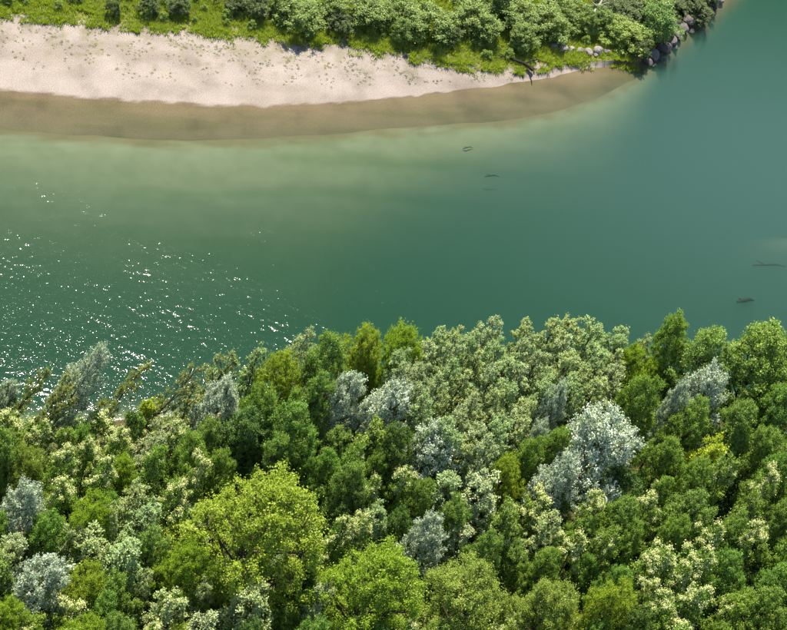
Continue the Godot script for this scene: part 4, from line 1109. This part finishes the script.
func small_things() -> void:
	var rng := RandomNumberGenerator.new()
	rng.seed = 5
	var speck := noise_tex(0.06, [[0.0, Color(0.5, 0.48, 0.46)], [0.55, Color(0.85, 0.84, 0.83)], [1.0, Color(1, 1, 1)]], 31, 256)
	var blotch := noise_tex(0.02, [[0.0, Color(0.7, 0.7, 0.7)], [1.0, Color(1, 1, 1)]], 32, 256)
	var lumps := noise_tex(0.05, [[0.0, Color.BLACK], [1.0, Color.WHITE]], 33, 256)
	var stone := []
	for c in [lin(0.42, 0.39, 0.37), lin(0.16, 0.145, 0.135), lin(0.27, 0.25, 0.235), lin(0.10, 0.09, 0.085)]:
		var m := ground_mat(0.5, speck, blotch, lumps, 8.0)
		m.vertex_color_use_as_albedo = false
		m.albedo_color = c
		stone.append(m)
	var shapes := []
	for i in 6:
		shapes.append(rock_mesh(rng))
	for r in ROCKS:
		var dark: bool = r[3] == 1
		var q := to_uv(Vector3(r[0], 0, r[1]))
		var o := part("dark_rock" if dark else "pale_boulder", shapes[rng.randi() % 6], stone[0] if not dark else stone[1 + rng.randi() % 3], self)
		o.name = numbered("bank_rock" if dark else "pale_boulder")
		var k: float = r[2]
		o.transform = Transform3D(Basis(Vector3.UP, rng.randf() * TAU) * Basis(Vector3.RIGHT, rng.randf_range(-0.4, 0.4)) * Basis.from_scale(Vector3(k, k * 0.9, k)), to_world(q.x, q.y, height_at(q.x, q.y) + k * 0.25))
		tag(o, r[4], "rock", "dark rocks along the point" if dark else "pale boulders beside the shrubs")
	var bleached := ground_mat(0.9, speck, blotch, null, 0.0)
	bleached.vertex_color_use_as_albedo = false
	bleached.albedo_color = lin(0.62, 0.58, 0.54)
	var old := bleached.duplicate()
	old.albedo_color = lin(0.045, 0.039, 0.033)
	var ua := atan2(-U_AXIS.y, U_AXIS.x)
	var ground := func(p: Vector3, up: float) -> Vector3:
		var q := to_uv(p)
		return to_world(q.x, q.y, height_at(q.x, q.y) + up)
	wood_thing("driftwood", "dark forked driftwood lying on the right end of the sandbank", ground.call(SPOT_DRIFTWOOD, 0.15), ua - 0.5, [
		[[Vector3(-2.2, 0.1, 0), Vector3(-0.6, 0.25, 0.1), Vector3(0.8, 0.2, 0), Vector3(2.0, 0.05, 0.3)], [0.10, 0.15, 0.19, 0.24]],
		[[Vector3(0.9, 0.2, 0), Vector3(1.5, 0.5, -0.6), Vector3(2.2, 0.7, -1.0)], [0.12, 0.08, 0.04]],
		[[Vector3(1.6, 0.15, 0.2), Vector3(2.1, 0.35, 0.8), Vector3(2.3, 0.3, 1.4)], [0.13, 0.09, 0.05]],
		[[Vector3(-0.8, 0.25, 0.1), Vector3(-1.5, 0.5, 0.6), Vector3(-2.4, 0.5, 0.8)], [0.08, 0.06, 0.03]]], old)
	wood_thing("bleached_log", "white bleached dead branches among the shrubs above the boulders", ground.call(SPOT_WHITE_WOOD, 2.2), ua + 0.9, [
		[[Vector3(-1.0, 0.0, 0), Vector3(0, 0.3, 0.1), Vector3(1.2, 0.5, 0)], [0.17, 0.15, 0.08]],
		[[Vector3(0, 0.3, 0.1), Vector3(0.3, 0.8, 0.6), Vector3(0.4, 1.1, 1.0)], [0.10, 0.08, 0.04]],
		[[Vector3(-0.2, 0.3, 0), Vector3(-0.3, 0.7, -0.7)], [0.10, 0.05]]], bleached)
	var under := [
		["sunken_stick", "short dark stick under the pale shallows below the sandbank", SPOT_STICK_A, 0.25, 0.6, 0.05],
		["sunken_stick", "longer dark stick in the green water below the first", SPOT_STICK_B, 0.1, 0.8, 0.07],
		["sunken_snag", "long dark snag in the water at the right edge", SPOT_SNAG_A, 0.0, 1.9, 0.11],
		["sunken_snag", "thick dark sunken snag nearer the domed trees", SPOT_SNAG_B, 0.15, 1.0, 0.22],
	]
	for s in under:
		var l: float = s[4]
		var r: float = s[5]
		var p: Vector3 = s[2]
		p.y = -0.85
		wood_thing(s[0], s[1], p, ua + s[3], [
			[[Vector3(-l, -0.1, 0), Vector3(-l * 0.3, 0.06, 0.08), Vector3(l * 0.4, 0.02, 0), Vector3(l, -0.12, 0.1)], [r * 0.6, r, r * 0.9, r * 0.4]],
			[[Vector3(-l * 0.3, 0.05, 0.05), Vector3(-l * 0.7, 0.05, -l * 0.3)], [r * 0.6, r * 0.25]]], old, "snag")
